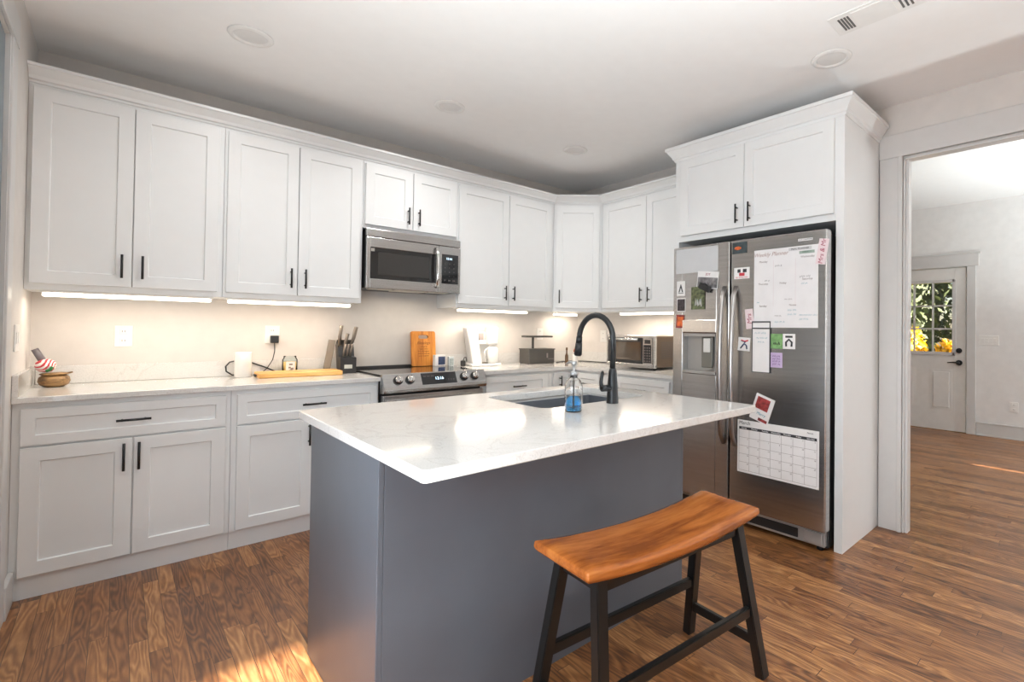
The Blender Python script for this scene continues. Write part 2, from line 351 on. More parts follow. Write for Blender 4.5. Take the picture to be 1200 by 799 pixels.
def text(name, body, size, m, parent, loc, rot=(PI/2, 0, 0), align='CENTER', ext=0.0004, xs=1.0, shear=0.0):
    cu = bpy.data.curves.new(name, 'FONT'); cu.body = body; cu.size = size; cu.extrude = ext; cu.align_x = align; cu.align_y = 'CENTER'; cu.shear = shear
    tmp = bpy.data.objects.new('tmp_text', cu); COL.objects.link(tmp)
    dg = bpy.context.evaluated_depsgraph_get(); dg.update()
    me = bpy.data.meshes.new_from_object(tmp.evaluated_get(dg)); bpy.data.objects.remove(tmp); bpy.data.curves.remove(cu)
    me.materials.clear(); me.materials.append(m)
    o = bpy.data.objects.new(name, me); COL.objects.link(o); o.parent = parent; o.location = loc; o.rotation_euler = rot; o.scale = (xs, 1, 1)
    return o
def offset_path(path, d):
    # offsets an open polyline to its right side by d, mitred
    out = []
    n = len(path)
    for i, p in enumerate(path):
        p = Vector(p); ns = []
        for j in (i-1, i):
            if 0 <= j < n-1:
                t = (Vector(path[j+1])-Vector(path[j])).normalized(); ns.append(Vector((t.y, -t.x)))
        if len(ns) == 1: out.append(p+ns[0]*d)
        else:
            b = (ns[0]+ns[1]).normalized(); out.append(p+b*(d/b.dot(ns[0])))
    return out
def sweep(mb, path, prof, mi=0):
    rings = []
    cols = [offset_path(path, d) for d, z in prof]
    for i in range(len(path)): rings.append([mb.bm.verts.new((cols[k][i].x, cols[k][i].y, prof[k][1])) for k in range(len(prof))])
    m = len(prof)
    for i in range(len(path)-1):
        for k in range(m): mb.bm.faces.new((rings[i][k], rings[i][(k+1) % m], rings[i+1][(k+1) % m], rings[i+1][k])).material_index = mi
    mb.bm.faces.new(rings[0][::-1]); mb.bm.faces.new(rings[-1])
def rounded_rect(x0, x1, y0, y1, r, seg=6):
    pts = []
    for cx, cy_, a0 in ((x1-r, y0+r, -90), (x1-r, y1-r, 0), (x0+r, y1-r, 90), (x0+r, y0+r, 180)):
        for k in range(seg+1):
            a = math.radians(a0+90*k/seg); pts.append((cx+r*math.cos(a), cy_+r*math.sin(a)))
    return pts

# ------------------------------------------------------------------ the room
XL = -3.994; ZC = 2.732; XR = -0.02; XR2 = 0.035; YB = -8.0
ZF = 2.915; XF = 4.14
mb = MB(); mb.box(XL-1.6, XF+0.1, YB-0.1, 0.8, -0.1, 0.0); struct(mb, 'floor', m_floor)
mb = MB(); mb.box(XL-0.1, XR2-0.02, YB-0.1, 0.1, ZC, ZC+0.1); struct(mb, 'ceiling', m_ceil)
mb = MB(); mb.box(XR2-0.02, XF+0.1, YB-0.1, 0.8, ZF, ZF+0.1); struct(mb, 'ceiling_living', m_ceil)
mb = MB(); mb.box(XL-0.1, XR, 0.0, 0.1, 0, ZC); struct(mb, 'wall_back', m_wall)
# unseen closed blinds added on solid wall as backing for the fill lamps
for i, (a, c, za, zb) in enumerate(((-2.9, -1.7, 0.75, 2.25), (1.0, 2.1, 0.7, 2.4), (2.4, 3.8, 0.7, 2.4))):
    b = MB()
    for k in range(int((zb-za)/0.06)): b.box(a, c, YB+0.012, YB+0.018, za+0.06*k+0.002, za+0.06*k+0.058)
    for (u0, u1, v0, v1) in ((a-0.09, a, za-0.09, zb+0.09), (c, c+0.09, za-0.09, zb+0.09), (a, c, zb, zb+0.09), (a, c, za-0.09, za)): b.box(u0, u1, YB, YB+0.02, v0, v1)
    struct(b, 'window_%d' % (i+5), m_trim)
# left wall with a doorway
DL0, DL1, DLZ = -0.915, -1.75, 2.42
mb = MB(); mb.box(XL-0.1, XL, DL0, 0.0, 0, ZC); mb.box(XL-0.1, XL, YB, -3.95, 0, ZC); mb.box(XL-0.1, XL, -2.45, DL1, 0, ZC); mb.box(XL-0.1, XL, -3.95, -2.45, 0, 0.45); mb.box(XL-0.1, XL, -3.95, -2.45, 1.55, ZC); mb.box(XL-0.1, XL, DL1, DL0, DLZ, ZC); struct(mb, 'wall_left', m_wall)
# right wall with the wide opening to the next room
OY0, OY1, OZ = -3.077, -4.95, 2.372
mb = MB(); mb.box(XR, XR2, OY0, 0.1, 0, ZF+0.05); mb.box(XR, XR2, YB, OY1, 0, ZF+0.05); mb.box(XR, XR2, OY1, OY0, OZ, ZF+0.05); struct(mb, 'wall_right', m_wall)
# wall behind the camera with one opening; next room's slit shaped for a thin sun line
def holed_wall(x0, x1, y0, y1, z1, holes):
    b = MB(); x = x0
    for (a, c, za, zb) in holes:
        b.box(x, a, y0, y1, 0, z1); b.box(a, c, y0, y1, 0, za); b.box(a, c, y0, y1, zb, z1); x = c
    b.box(x, x1, y0, y1, 0, z1); return b
struct(holed_wall(XL-0.1, XR2, YB-0.1, YB, ZC, [(-3.84, -3.285, 0.08, 2.375)]), 'wall_front', m_wall)
struct(holed_wall(XR2, XF+0.1, YB-0.1, YB, ZF, [(2.180, 2.245, 0.1, 1.90)]), 'wall_living_front', m_farwall)
for i, (a, c, za, zb) in enumerate(((-3.84, -3.285, 0.08, 2.375),)):
    b = MB()
    for (u0, u1, v0, v1) in ((a, c, za, za+0.05), (a, c, zb-0.01, zb), (a, a+0.02, za, zb), (c-0.004, c, za, zb)):
        b.box(u0, u1, YB-0.07, YB-0.03, v0, v1)
    b.box(a-0.09, a, YB, YB+0.02, za-0.09, zb+0.09); b.box(c, c+0.09, YB, YB+0.02, za-0.09, zb+0.09)
    b.box(a, c, YB, YB+0.02, zb, zb+0.09); b.box(a, c, YB, YB+0.03, za-0.09, za)
    struct(b, 'window_%d' % (i+1), m_trim)
b = MB()
for (u0, u1, v0, v1) in ((-3.95, -3.905, 0.45, 1.55), (-2.495, -2.45, 0.45, 1.55), (-3.95, -2.45, 0.45, 0.495), (-3.95, -2.45, 1.505, 1.55), (-3.21, -3.19, 0.45, 1.55)): b.box(XL-0.06, XL-0.03, u0, u1, v0, v1)
for (u0, u1, v0, v1) in ((-4.03, -3.95, 0.37, 1.63), (-2.45, -2.37, 0.37, 1.63), (-3.95, -2.45, 1.55, 1.63), (-3.95, -2.45, 0.37, 0.45)): b.box(XL, XL+0.02, u0, u1, v0, v1)
struct(b, 'window_4', m_trim)
mb = MB(); mb.box(XR2, XF+0.1, 0.7, 0.8, 0, ZF); struct(mb, 'wall_living_side', m_farwall)
# far wall with the garden door hole
GY0, GY1, GZ = -1.80, -2.73, 2.105
mb = MB(); mb.box(XF, XF+0.12, GY0, 0.8, 0, ZF); mb.box(XF, XF+0.12, YB, GY1, 0, ZF); mb.box(XF, XF+0.12, GY1, GY0, GZ, ZF); struct(mb, 'wall_living_far', m_farwall)
# trims: casing of the wide opening
mb = MB()
mb.box(-0.044, XR, -3.066, -2.945, 0, 2.385, 0.002); mb.box(-0.052, XR, -3.075, -3.05, 0, 2.385, 0.004)
mb.box(-0.044, XR, -5.07, -4.95, 0, 2.385, 0.002)
mb.box(-0.048, XR, -5.10, -2.940, 2.385, 2.535, 0.003)
mb.box(-0.040, XR2+0.003, OY0-0.012, OY0, 0, OZ, 0.002); mb.box(-0.040, XR2+0.003, OY1, OY1+0.012, 0, OZ, 0.002); mb.box(-0.040, XR2+0.003, OY1, OY0, OZ-0.012, OZ, 0.002)
mb.box(-0.03, XR2+0.001, OY0-0.028, OY0-0.012, 0, OZ-0.012, 0.002)
struct(mb, 'trim_1', m_trim)
# casing of the left doorway
mb = MB(); mb.box(XL, XL+0.012, -0.915, -0.80, 0, 2.42, 0.003); mb.box(XL, XL+0.012, -1.86, -1.75, 0, 2.42, 0.003)
mb.box(XL, XL+0.015, -1.88, -0.785, 2.42, 2.54, 0.003); mb.box(XL-0.1, XL+0.004, -0.93, -0.915, 0, 2.42); struct(mb, 'trim_3', m_trim)
mb = MB(); mb.box(XL, XL+0.018, -0.799, -0.606, 0, 0.14, 0.004); mb.box(XL, XL+0.018, -7.9, -1.87, 0, 0.14, 0.004); struct(mb, 'baseboard_left', m_trim)
mb = MB(); mb.box(XL-0.05, XL-0.01, -1.745, -0.933, 0.006, 2.415, 0.003)
d3 = struct(mb, 'door_2', m_doorgrey)
mb = MB(); mb.cyl((XL-0.01, -1.68, 0.95), (XL+0.03, -1.68, 0.95), 0.012); mb.cyl((XL+0.03, -1.68, 0.95), (XL+0.055, -1.68, 0.95), 0.026); o = mb.done('door_knob', m_black, d3)
# far wall: casing, baseboard
mb = MB(); mb.box(XF-0.02, XF, -2.825, -2.735, 0, 2.11, 0.003); mb.box(XF-0.02, XF, -1.795, -1.70, 0, 2.11, 0.003)
mb.box(XF-0.026, XF, -2.855, -1.67, 2.11, 2.27, 0.003); mb.box(XF-0.034, XF, -2.872, -1.65, 2.262, 2.285, 0.004)
mb.box(XF, XF+0.12, GY0-0.004, GY0+0.0, 0, GZ); struct(mb, 'trim_4', m_trim)
mb = MB(); mb.box(XF-0.016, XF, -7.99, -2.83, 0, 0.165, 0.003); mb.box(XF-0.022, XF, -7.99, -2.83, 0.148, 0.165, 0.004); mb.box(XF-0.022, XF, -7.99, -2.83, 0, 0.018, 0.004)
struct(mb, 'baseboard_living', m_trim)
# the half glazed garden door (nine panes above, two raised panels below)
gd = bpy.data.objects.new('door_1', None); COL.objects.link(gd); gd['kind'] = 'structure'; gd.location = (XF+0.01, 0, 0)
y0, y1 = -2.724, -1.806
wy0, wy1, wz0, wz1 = -2.61, -1.92, 0.985, 1.945
mb = MB()
mb.box(0, 0.045, y0, wy0, 0.008, 2.10, 0.002); mb.box(0, 0.045, wy1, y1, 0.008, 2.10, 0.002)
mb.box(0, 0.045, wy0, wy1, 0.008, wz0); mb.box(0, 0.045, wy0, wy1, wz1, 2.10)
for (a, c) in ((-2.585, -2.345), (-2.185, -1.945)):
    mb.box(-0.004, 0.0, a, c, 0.27, 0.79, 0.002); mb.box(-0.011, 0.0, a+0.03, c-0.03, 0.30, 0.76, 0.006)
mb.done('door_slab', mat('garden_door_paint', (0.74, 0.725, 0.70), 0.35), gd)
mb = MB()
f = 0.03
mb.box(-0.012, 0.057, wy0-0.01, wy0+f, wz0-0.01, wz1+0.01, 0.004); mb.box(-0.012, 0.057, wy1-f, wy1+0.01, wz0-0.01, wz1+0.01, 0.004)
mb.box(-0.012, 0.057, wy0, wy1, wz0-0.01, wz0+f, 0.004); mb.box(-0.012, 0.057, wy0, wy1, wz1-f, wz1+0.01, 0.004)
for k in (1, 2):
    yy = wy0+f+(wy1-wy0-2*f)*k/3; zz = wz0+f+(wz1-wz0-2*f)*k/3
    mb.box(0.005, 0.04, yy-0.010, yy+0.010, wz0, wz1, 0.002); mb.box(0.005, 0.04, wy0, wy1, zz-0.010, zz+0.010, 0.002)
mb.done('window_grille', m_trim, gd)
mb = MB()
for i in range(3):
    for j in range(3):
        a = wy0+f+(wy1-wy0-2*f)*i/3+0.0105; c = wy0+f+(wy1-wy0-2*f)*(i+1)/3-0.0105; e = wz0+f+(wz1-wz0-2*f)*j/3+0.0105; g = wz0+f+(wz1-wz0-2*f)*(j+1)/3-0.0105
        mb.box(0.020, 0.024, a, c, e, g)
mb.done('glass_panes', m_pane, gd)
mb = MB(); mb.cyl((0, -2.655, 1.04), (-0.018, -2.655, 1.04), 0.032); mb.cyl((-0.018, -2.655, 1.04), (-0.03, -2.655, 1.04), 0.018); mb.done('deadbolt', m_black, gd)
mb = MB(); mb.cyl((0, -2.655, 0.885), (-0.014, -2.655, 0.885), 0.035); mb.cyl((-0.014, -2.655, 0.885), (-0.05, -2.655, 0.885), 0.012)
mb.tube([(-0.05, -2.66, 0.885), (-0.055, -2.60, 0.89), (-0.05, -2.54, 0.883)], [0.012, 0.010, 0.007]); mb.done('door_lever', m_black, gd)
mb = MB(); mb.box(-0.01, 0.13, y0-0.006, y1+0.006, 0.0, 0.008); mb.done('threshold', m_potwood, gd)

# ------------------------------------------------------------------ garden beyond the glazed door
m_leaf = mat('shrub_leaves', S(84, 92, 58), 0.7, var=0.6, scale=1.5)
m_leafy = mat('yellow_shrub_leaves', S(214, 176, 40), 0.6, var=0.3, scale=3)
m_grass = mat('lawn', S(96, 112, 56), 0.9, var=0.4, scale=4, bump=0.5)
mb = MB(); mb.box(XF+0.13, 14, -9, 6, -0.12, -0.02); o = mb.done('ground_garden', m_grass); o['kind'] = 'structure'
def shrub(name, label, cat, c, R, H, n, m, seed, leaf=0.07, group=None):
    rnd = random.Random(seed); t = thing(name, label, cat, (c[0], c[1], -0.02), group=group)
    b = MB()
    for _ in range(n):
        a = rnd.uniform(0, 2*PI); v = rnd.random(); rr = R*(0.55+0.45*rnd.random())*math.sqrt(max(0.05, 1-(2*v-1)**2*0.8))
        p = Vector((rr*math.cos(a), rr*math.sin(a), 0.08+v*H)); s = leaf*rnd.uniform(0.6, 1.3)
        ax = Vector((rnd.uniform(-1, 1), rnd.uniform(-1, 1), rnd.uniform(-1, 1))).normalized(); u = ax.orthogonal().normalized(); ww = ax.cross(u)
        q = [b.bm.verts.new(p+u*s), b.bm.verts.new(p+ww*s*0.45+ax*s*0.1), b.bm.verts.new(p-u*s), b.bm.verts.new(p-ww*s*0.45+ax*s*0.1)]
        b.bm.faces.new(q)
    rv = bmesh.ops.create_icosphere(b.bm, subdivisions=3, radius=1.0)
    for v in rv['verts']:
        q = 1+0.12*math.sin(v.co.x*7+seed)*math.cos(v.co.z*6); v.co = Vector((v.co.x*R*0.72*q, v.co.y*R*0.72*q, 0.06+H*0.5+v.co.z*H*0.48))
    b.done('foliage', m, t)
    b = MB()
    for k in range(5):
        a = k*1.257+seed; b.tube([(0.03*math.cos(a), 0.03*math.sin(a), 0), (0.2*R*math.cos(a), 0.2*R*math.sin(a), H*0.4), (0.5*R*math.cos(a), 0.5*R*math.sin(a), H*0.8)], [0.03, 0.02, 0.008], seg=6)
    b.done('stem', m_potwood, t)
    return t
shrub('garden_shrub', 'tall dark green hedge shrub filling the upper panes of the garden door', 'shrub', (9.0, -0.5), 1.5, 4.8, 5200, m_leaf, 1, 0.10)
shrub('garden_shrub', 'tall olive green shrub seen through the right column of door panes', 'shrub', (9.6, -3.7), 1.5, 4.8, 4800, m_leaf, 2, 0.10)
shrub('garden_shrub', 'green shrub just outside the left column of door panes', 'shrub', (8.6, 2.4), 1.2, 4.4, 3600, m_leaf, 3, 0.10)
shrub('flowering_bush', 'bright yellow flowering bush in the lower left door panes', 'shrub', (6.5, -1.50), 0.34, 1.28, 1100, m_leafy, 4, 0.06)
shrub('flowering_bush', 'small low yellow bush in the lower middle door panes', 'shrub', (6.6, -2.12), 0.26, 1.08, 700, m_leafy, 5, 0.06)

# ------------------------------------------------------------------ cabinets
def pull(parent, p, L, vertical=True, r=0.0058, so=0.03):
    # slim black bar pull standing off a front that faces -y
    b = MB(); x, y, z = p; d = Vector((0, 0, 1)) if vertical else Vector((1, 0, 0)); c = Vector((x, y-so, z))
    b.cyl(c-d*L/2, c+d*L/2, r, seg=12)
    for sgn in (-1, 1):
        q = c+d*(L/2-0.022)*sgn; b.cyl(q, q+Vector((0, so, 0)), r*0.8, seg=10)
    return b.done('handle', m_black, parent)
def front(parent, kind, x0, x1, z0, z1, y, handle=None, fr=0.062):
    b = MB(); b.panel(x0, x1, z0, z1, y-0.0005, 0.02, fr); o = b.done(kind, m_cab, parent)
    if handle: pull(o, (handle[0], y-0.0205, handle[1]), handle[2], handle[3])
    return o
ZUB, ZUT = 1.42, 2.44
def upper(label, loc, rz, w_, doors, z0=ZUB, z1=ZUT, dep=0.328, dz0=1.452, dz1=2.42, hz=1.56, hl=0.125):
    t = thing('wall_cabinet', label, 'cabinet', loc, rz)
    b = MB(); b.box(0.0008, w_-0.0008, 0, dep, z0, z1, 0.001); b.done('cabinet_body', m_cab, t)
    for (a, c, hx) in doors: front(t, 'door', a, c, dz0, dz1, 0, (hx, hz, hl, True) if hx is not None else None)
    return t
YU = -0.33
def rel(x0, L): return [(a-x0, c-x0, h-x0) for a, c, h in L]
upper('white two-door wall cabinet in the left corner above the brown pot', (XL, YU, 0), 0, 0.789, rel(XL, [(-3.977, -3.606, -3.645), (-3.602, -3.230, -3.563)]))
upper('white two-door wall cabinet between the corner one and the microwave cabinet', (-3.205, YU, 0), 0, 0.803, rel(-3.205, [(-3.190, -2.812, -2.85), (-2.807, -2.422, -2.768)]))
upper('short white two-door wall cabinet above the microwave', (-2.402, YU, 0), 0, 0.739, rel(-2.402, [(-2.390, -2.043, -2.082), (-2.038, -1.674, -1.999)]), z0=1.960, dz0=1.985, hz=2.085)
upper('white two-door wall cabinet just right of the microwave', (-1.663, YU, 0), 0, 1.019, rel(-1.663, [(-1.652, -1.167, -1.208), (-1.161, -0.682, -1.120)]))
# diagonal corner cabinet
A = Vector((-0.640, YU)); B = Vector((-0.315, -0.655)); dl = (B-A).length
t = thing('wall_cabinet', 'narrow single-door wall cabinet set diagonally across the corner', 'cabinet', (A.x, A.y, 0), -PI/4)
b = MB()
def loc2(px, py):
    v = Vector((px-A.x, py-A.y)); c_ = math.cos(PI/4); return (v.x*c_-v.y*c_, v.x*c_+v.y*c_)
b.prism([loc2(A.x+0.001, A.y), loc2(B.x, B.y+0.001), loc2(XR-0.002, B.y+0.001), loc2(XR-0.002, -0.002), loc2(A.x+0.001, -0.002)], 'z', ZUB, ZUT)
b.done('cabinet_body', m_cab, t)
front(t, 'door', 0.022, dl-0.022, 1.452, 2.42, 0, (0.062, 1.56, 0.125, True))
upper('white two-door wall cabinet on the right wall beside the refrigerator', (-0.315, -0.657, 0), -PI/2, 1.098, [(0.035, 0.553, 0.512), (0.558, 1.075, 0.60)], dep=0.293)
# crown moulding over the wall cabinets
prof = [(0.0, 2.441), (0.006, 2.441), (0.010, 2.452), (0.022, 2.456), (0.030, 2.470), (0.060, 2.494), (0.066, 2.500), (0.080, 2.502), (0.080, 2.516), (0.0, 2.516)]
mb = MB(); sweep(mb, [(XL+0.001, YU), (A.x, A.y), (B.x, B.y), (B.x, -1.699)], prof)
tag(mb.done('crown_molding', m_cab), 'white crown moulding running along the tops of the wall cabinets', 'moulding')
# refrigerator enclosure
EY0, EY1, EX = -1.758, -2.938, -0.65
t = thing('refrigerator_cabinet', 'tall white cabinet enclosing the refrigerator, with two doors on top', 'cabinet', (EX, EY0, 0), -PI/2)
W_ = EY0-EY1; D_ = XR-EX-0.002
b = MB(); b.box(0, 0.032, 0, D_, 0, 2.52, 0.001); b.done('side_panel', m_cab, t)
b = MB(); b.box(W_-0.045, W_, 0, D_, 0, 2.52, 0.001); b.done('side_panel', m_cab, t)
b = MB(); b.box(0.032, W_-0.045, 0, D_, 1.905, 2.52, 0.001); b.done('cabinet_body', m_cab, t)
gp = 0.563
front(t, 'door', 0.058, gp-0.002, 1.945, 2.497, 0, (gp-0.045, 2.035, 0.125, True))
front(t, 'door', gp+0.002, W_-0.052, 1.945, 2.497, 0, (gp+0.045, 2.035, 0.125, True))
prof2 = [(0.0, 2.503), (0.006, 2.503), (0.010, 2.518), (0.018, 2.522), (0.022, 2.536), (0.048, 2.574), (0.052, 2.580), (0.060, 2.582), (0.060, 2.603), (0.0, 2.603)]
mb = MB(); path = [(XR-0.002, EY0), (EX, EY0), (EX, EY1), (XR-0.027, EY1)]
path = [(XR-0.002, EY0+0.0005), (EX-0.0005, EY0+0.0005), (EX-0.0005, EY1-0.0005), (-0.05, EY1-0.0005)]
sweep(mb, path, prof2)
mb.box(EX, XR-0.002, EY1, EY0, 2.5205, 2.60)
tag(mb.done('crown_molding', m_cab), 'white crown moulding wrapped round the top of the refrigerator cabinet', 'moulding')

# base cabinets
ZK, ZBT = 0.095, 0.889
def base(label, loc, rz, w_, drawers, doors, dep=0.603, kick=True):
    t = thing('base_cabinet', label, 'cabinet', loc, rz)
    b = MB(); b.box(0.0008, w_-0.0008, 0, dep, ZK, ZBT, 0.001); b.done('cabinet_body', m_cab, t)
    b = MB(); b.box(0.0008, w_-0.0008, 0.012, dep, 0, ZK-0.0005); b.done('toe_kick', m_cab, t)
    for (a, c) in drawers: front(t, 'drawer', a, c, 0.697, 0.866, 0, ((a+c)/2, 0.781, 0.13, False), 0.045)
    for (a, c, hx) in doors: front(t, 'door', a, c, 0.108, 0.688, 0, (hx, 0.60, 0.135, True))
    return t
YBF = -0.605
base('white base cabinet with one wide drawer over two doors, at the left wall', (XL, YBF, 0), 0, 0.807, [(0.028, 0.783)], [(0.028, 0.402, 0.371), (0.408, 0.783, 0.427)])
base('white base cabinet with one drawer over two doors, left of the stove', (-3.187, YBF, 0), 0, 0.813, [(0.027, 0.80)], [(0.027, 0.412, 0.39), (0.418, 0.80, 0.45)])
base('white base cabinet with one drawer between the stove and the corner', (-1.594, YBF, 0), 0, 0.690, [(0.045, 0.652)], [(0.045, 0.652, 0.61)])
base('narrow white corner base cabinet with an upright pull', (-0.904, YBF, 0), 0, 0.27, [], []).name
t = bpy.data.objects['base_cabinet.003']
front(t, 'door', 0.045, 0.255, 0.108, 0.866, 0, (0.108, 0.79, 0.10, True), 0.045)
base('white base cabinet with drawers on the right wall, next to the refrigerator', (-0.632, -0.655, 0), -PI/2, 1.10, [(0.03, 0.315), (0.51, 1.06)], [(0.03, 0.315, 0.29), (0.51, 0.782, 0.76), (0.788, 1.06, 0.81)], dep=0.606)

# countertops with upstands
CZ0, CZ1 = 0.892, 0.920
YC = -0.6425
t = thing('countertop', 'white quartz worktop left of the stove, with upstands against two walls', 'worktop', (0, 0, 0))
b = MB(); b.box(XL+0.001, -2.372, YC, -0.001, CZ0, CZ1, 0.003); b.done('slab', m_quartz, t)
b = MB(); b.box(XL+0.022, -2.372, -0.021, -0.001, CZ1+0.0005, 1.020, 0.002); b.done('backsplash', m_quartz, t)
b = MB(); b.box(XL+0.001, XL+0.021, YC, -0.001, CZ1+0.0005, 1.020, 0.002); b.done('backsplash', m_quartz, t)
t = thing('countertop', 'white quartz corner worktop right of the stove, under the toaster oven', 'worktop', (0, 0, 0))
b = MB()
poly = [(-1.594, YC), (-0.665, YC), (-0.665, -1.756), (XR-0.002, -1.756), (XR-0.002, -0.001), (-1.594, -0.001)]
b.prism(poly, 'z', CZ0, CZ1); b.done('slab', m_quartz, t)
b = MB(); b.box(-1.594, -0.042, -0.021, -0.001, CZ1+0.0005, 1.020, 0.002); b.done('backsplash', m_quartz, t)
b = MB(); b.box(XR-0.021, XR-0.001, -1.756, -0.001, CZ1+0.0005, 1.020, 0.002); b.done('backsplash', m_quartz, t)

# under-cabinet light bars
def bar(label, loc, rz, L_, power):
    t = thing('under_cabinet_light', label, 'light', loc, rz, 'under-cabinet light bars')
    b = MB(); b.box(0, L_, -0.03, 0.03, -0.012, -0.0005, 0.002); b.done('housing', m_white, t)
    b = MB(); b.box(0.006, L_-0.006, -0.026, 0.026, -0.030, -0.0125, 0.004); b.done('tube', m_glow, t)
    l = bpy.data.lights.new('tube_light', 'AREA'); l.shape = 'RECTANGLE'; l.size = L_*0.95; l.size_y = 0.04; l.energy = power; l.color = (1.0, 0.83, 0.66)
    o = bpy.data.objects.new('tube_light', l); COL.objects.link(o); o.parent = t; o.location = (L_/2, 0, -0.034)
bar('glowing light bar under the leftmost wall cabinet', (-3.94, -0.285, ZUB), 0, 0.692, 2.3)
bar('glowing light bar under the second wall cabinet from the left', (-3.174, -0.285, ZUB), 0, 0.713, 2.3)
bar('glowing light bar under the wall cabinet right of the microwave', (-1.62, -0.285, ZUB), 0, 0.70, 5.6)
bar('glowing light bar under the wall cabinet beside the refrigerator', (-0.275, -0.875, ZUB), -PI/2, 0.80, 6.2)

bar('added short light bar under the diagonal corner cabinet, warming the wall', (-0.46, -0.13, ZUB), 0, 0.30, 1.5)  # extra bar added to warm the corner wall

# ------------------------------------------------------------------ microwave
MX0, MX1, MY, MZ0, MZ1 = -2.388, -1.653, -0.377, 1.530, 1.955
t = thing('microwave', 'stainless over-the-range microwave with dark window and side control panel', 'microwave', (MX0, MY, MZ0))
W_ = MX1-MX0; H_ = MZ1-MZ0
b = MB(); b.box(0.004, W_-0.004, 0.035, 0.37, 0.002, H_-0.001, 0.003); b.done('body', m_dsteel, t)
b = MB(); b.box(0, W_, 0.002, 0.034, H_-0.058, H_-0.001, 0.004)
b.done('vent_strip', m_steel, t)
dw = 0.548
b = MB(); wx0, wx1, wz0_, wz1_ = 0.028, 0.527, 0.068, 0.292
b.box(0, wx0, 0, 0.034, 0, H_-0.062, 0.003); b.box(wx1, dw, 0, 0.034, 0, H_-0.062, 0.003); b.box(wx0-0.003, wx1+0.003, 0.0, 0.034, 0, wz0_, 0.003); b.box(wx0-0.003, wx1+0.003, 0.0, 0.034, wz1_, H_-0.062, 0.003)
d = b.done('door', m_steel, t)
b = MB(); b.box(wx0-0.001, wx1+0.001, 0.005, 0.030, wz0_-0.001, wz1_+0.001); b.done('window', m_bglass, d)
b = MB(); b.box(wx0+0.055, wx1-0.055, 0.003, 0.006, wz0_+0.03, wz1_-0.03, 0.001); b.done('window_mesh', mat('oven_window_mesh', (0.03, 0.029, 0.028), 0.15, coat=0.3), d)
b = MB(); b.tube([(dw-0.023, 0.002, 0.342), (dw-0.023, -0.022, 0.335), (dw-0.023, -0.040, 0.27), (dw-0.023, -0.044, 0.19), (dw-0.023, -0.040, 0.11), (dw-0.023, -0.022, 0.045), (dw-0.023, 0.002, 0.038)], 0.013, 12, flat=0.7); b.done('handle', m_chrome, d)
b = MB(); b.box(dw+0.003, W_, 0.0, 0.034, 0, H_-0.062, 0.003); cp = b.done('control_panel', m_steel, t)
b = MB(); b.box(dw+0.026, W_-0.020, -0.003, 0.0005, 0.070, 0.302, 0.001); b.done('keypad', m_bglass, cp)
text('display', '12:16', 0.024, m_clock, cp, (dw+0.085, -0.0045, 0.268))
for i in range(5):
    for j in range(3):
        text('key_label', ('123', '456', '789', '-0+', 'STA')[i][j] if i < 4 else ('ST', 'EN', 'OK')[j], 0.014, m_inkgrey, cp, (dw+0.052+0.038*j, -0.0045, 0.228-0.033*i))
b = MB(); b.box(0.03, 0.055, -0.0012, 0.0004, 0.262, 0.284); b.done('sticker', m_chrome, d)
b = MB(); b.box(0.05, 0.21, 0.06, 0.13, -0.003, 0.0015); b.box(W_-0.23, W_-0.07, 0.06, 0.13, -0.003, 0.0015); b.box(0.24, W_-0.26, 0.05, 0.20, -0.004, 0.0015)
b.done('underside_lamp_cover', mat('lamp_cover', (0.7, 0.66, 0.58), 0.4), t)

# ------------------------------------------------------------------ range
RX0, RX1 = -2.368, -1.598
t = thing('range', 'stainless slide-in electric stove with front knobs between the base cabinets', 'stove', (RX0, 0, 0))
W_ = RX1-RX0
b = MB(); b.box(0.004, W_-0.004, -0.62, -0.03, 0.02, 0.905, 0.003); b.done('body', m_dsteel, t)
b = MB(); b.box(0, W_, -0.640, -0.030, 0.9225, 0.932, 0.003); b.done('cooktop', m_bglass, t)
b = MB(); b.box(0.0, W_, -0.0295, -0.004, 0.9, 0.948, 0.003); b.done('rear_trim', m_dsteel, t)
b = MB(); prof_ = [(-0.62, 0.9215), (-0.645, 0.938), (-0.655, 0.936), (-0.700, 0.850), (-0.704, 0.832), (-0.690, 0.812), (-0.62, 0.806)]
b.prism(prof_, 'x', -0.004, W_+0.004); cp = b.done('control_panel', m_steel, t)
b = MB(); nrm = Vector((0, -0.086, 0.045)).normalized(); tn = Vector((0, 0.045, 0.086)).normalized()
def ppt(x, s_, o_): # point on slanted panel: x, fraction up, offset out
    p = Vector((x, -0.700, 0.850))+Vector((0, 0.045, 0.086))*s_+nrm*o_; return p
q = [ppt(0.262, 0.06, 0.0012), ppt(0.528, 0.06, 0.0012), ppt(0.528, 0.94, 0.0012), ppt(0.262, 0.94, 0.0012)]
q2 = [p-nrm*0.004 for p in q]
vs = [b.bm.verts.new(p) for p in q]; v2 = [b.bm.verts.new(p) for p in q2]
b.bm.faces.new(vs); b.bm.faces.new(v2[::-1])
for k in range(4): b.bm.faces.new((vs[k], vs[(k+1) % 4], v2[(k+1) % 4], v2[k]))
b.done('display_panel', m_bglass, cp)
ang = math.atan2(0.086, 0.045)
p = ppt(0.395, 0.5, 0.0018); text('clock', '12:16', 0.030, m_clock, cp, p, rot=(ang, 0, 0))
for i, tx in enumerate(('Bake', 'Broil', 'Clean')):
    p = ppt(0.285+0.03*i, 0.7, 0.0018); text('key_label', tx, 0.010, m_inkgrey, cp, p, rot=(ang, 0, 0))
for i, tx in enumerate(('7', '8', '9', '0')):
    p = ppt(0.445+0.02*i, 0.35, 0.0018); text('key_label', tx, 0.012, m_inkgrey, cp, p, rot=(ang, 0, 0))
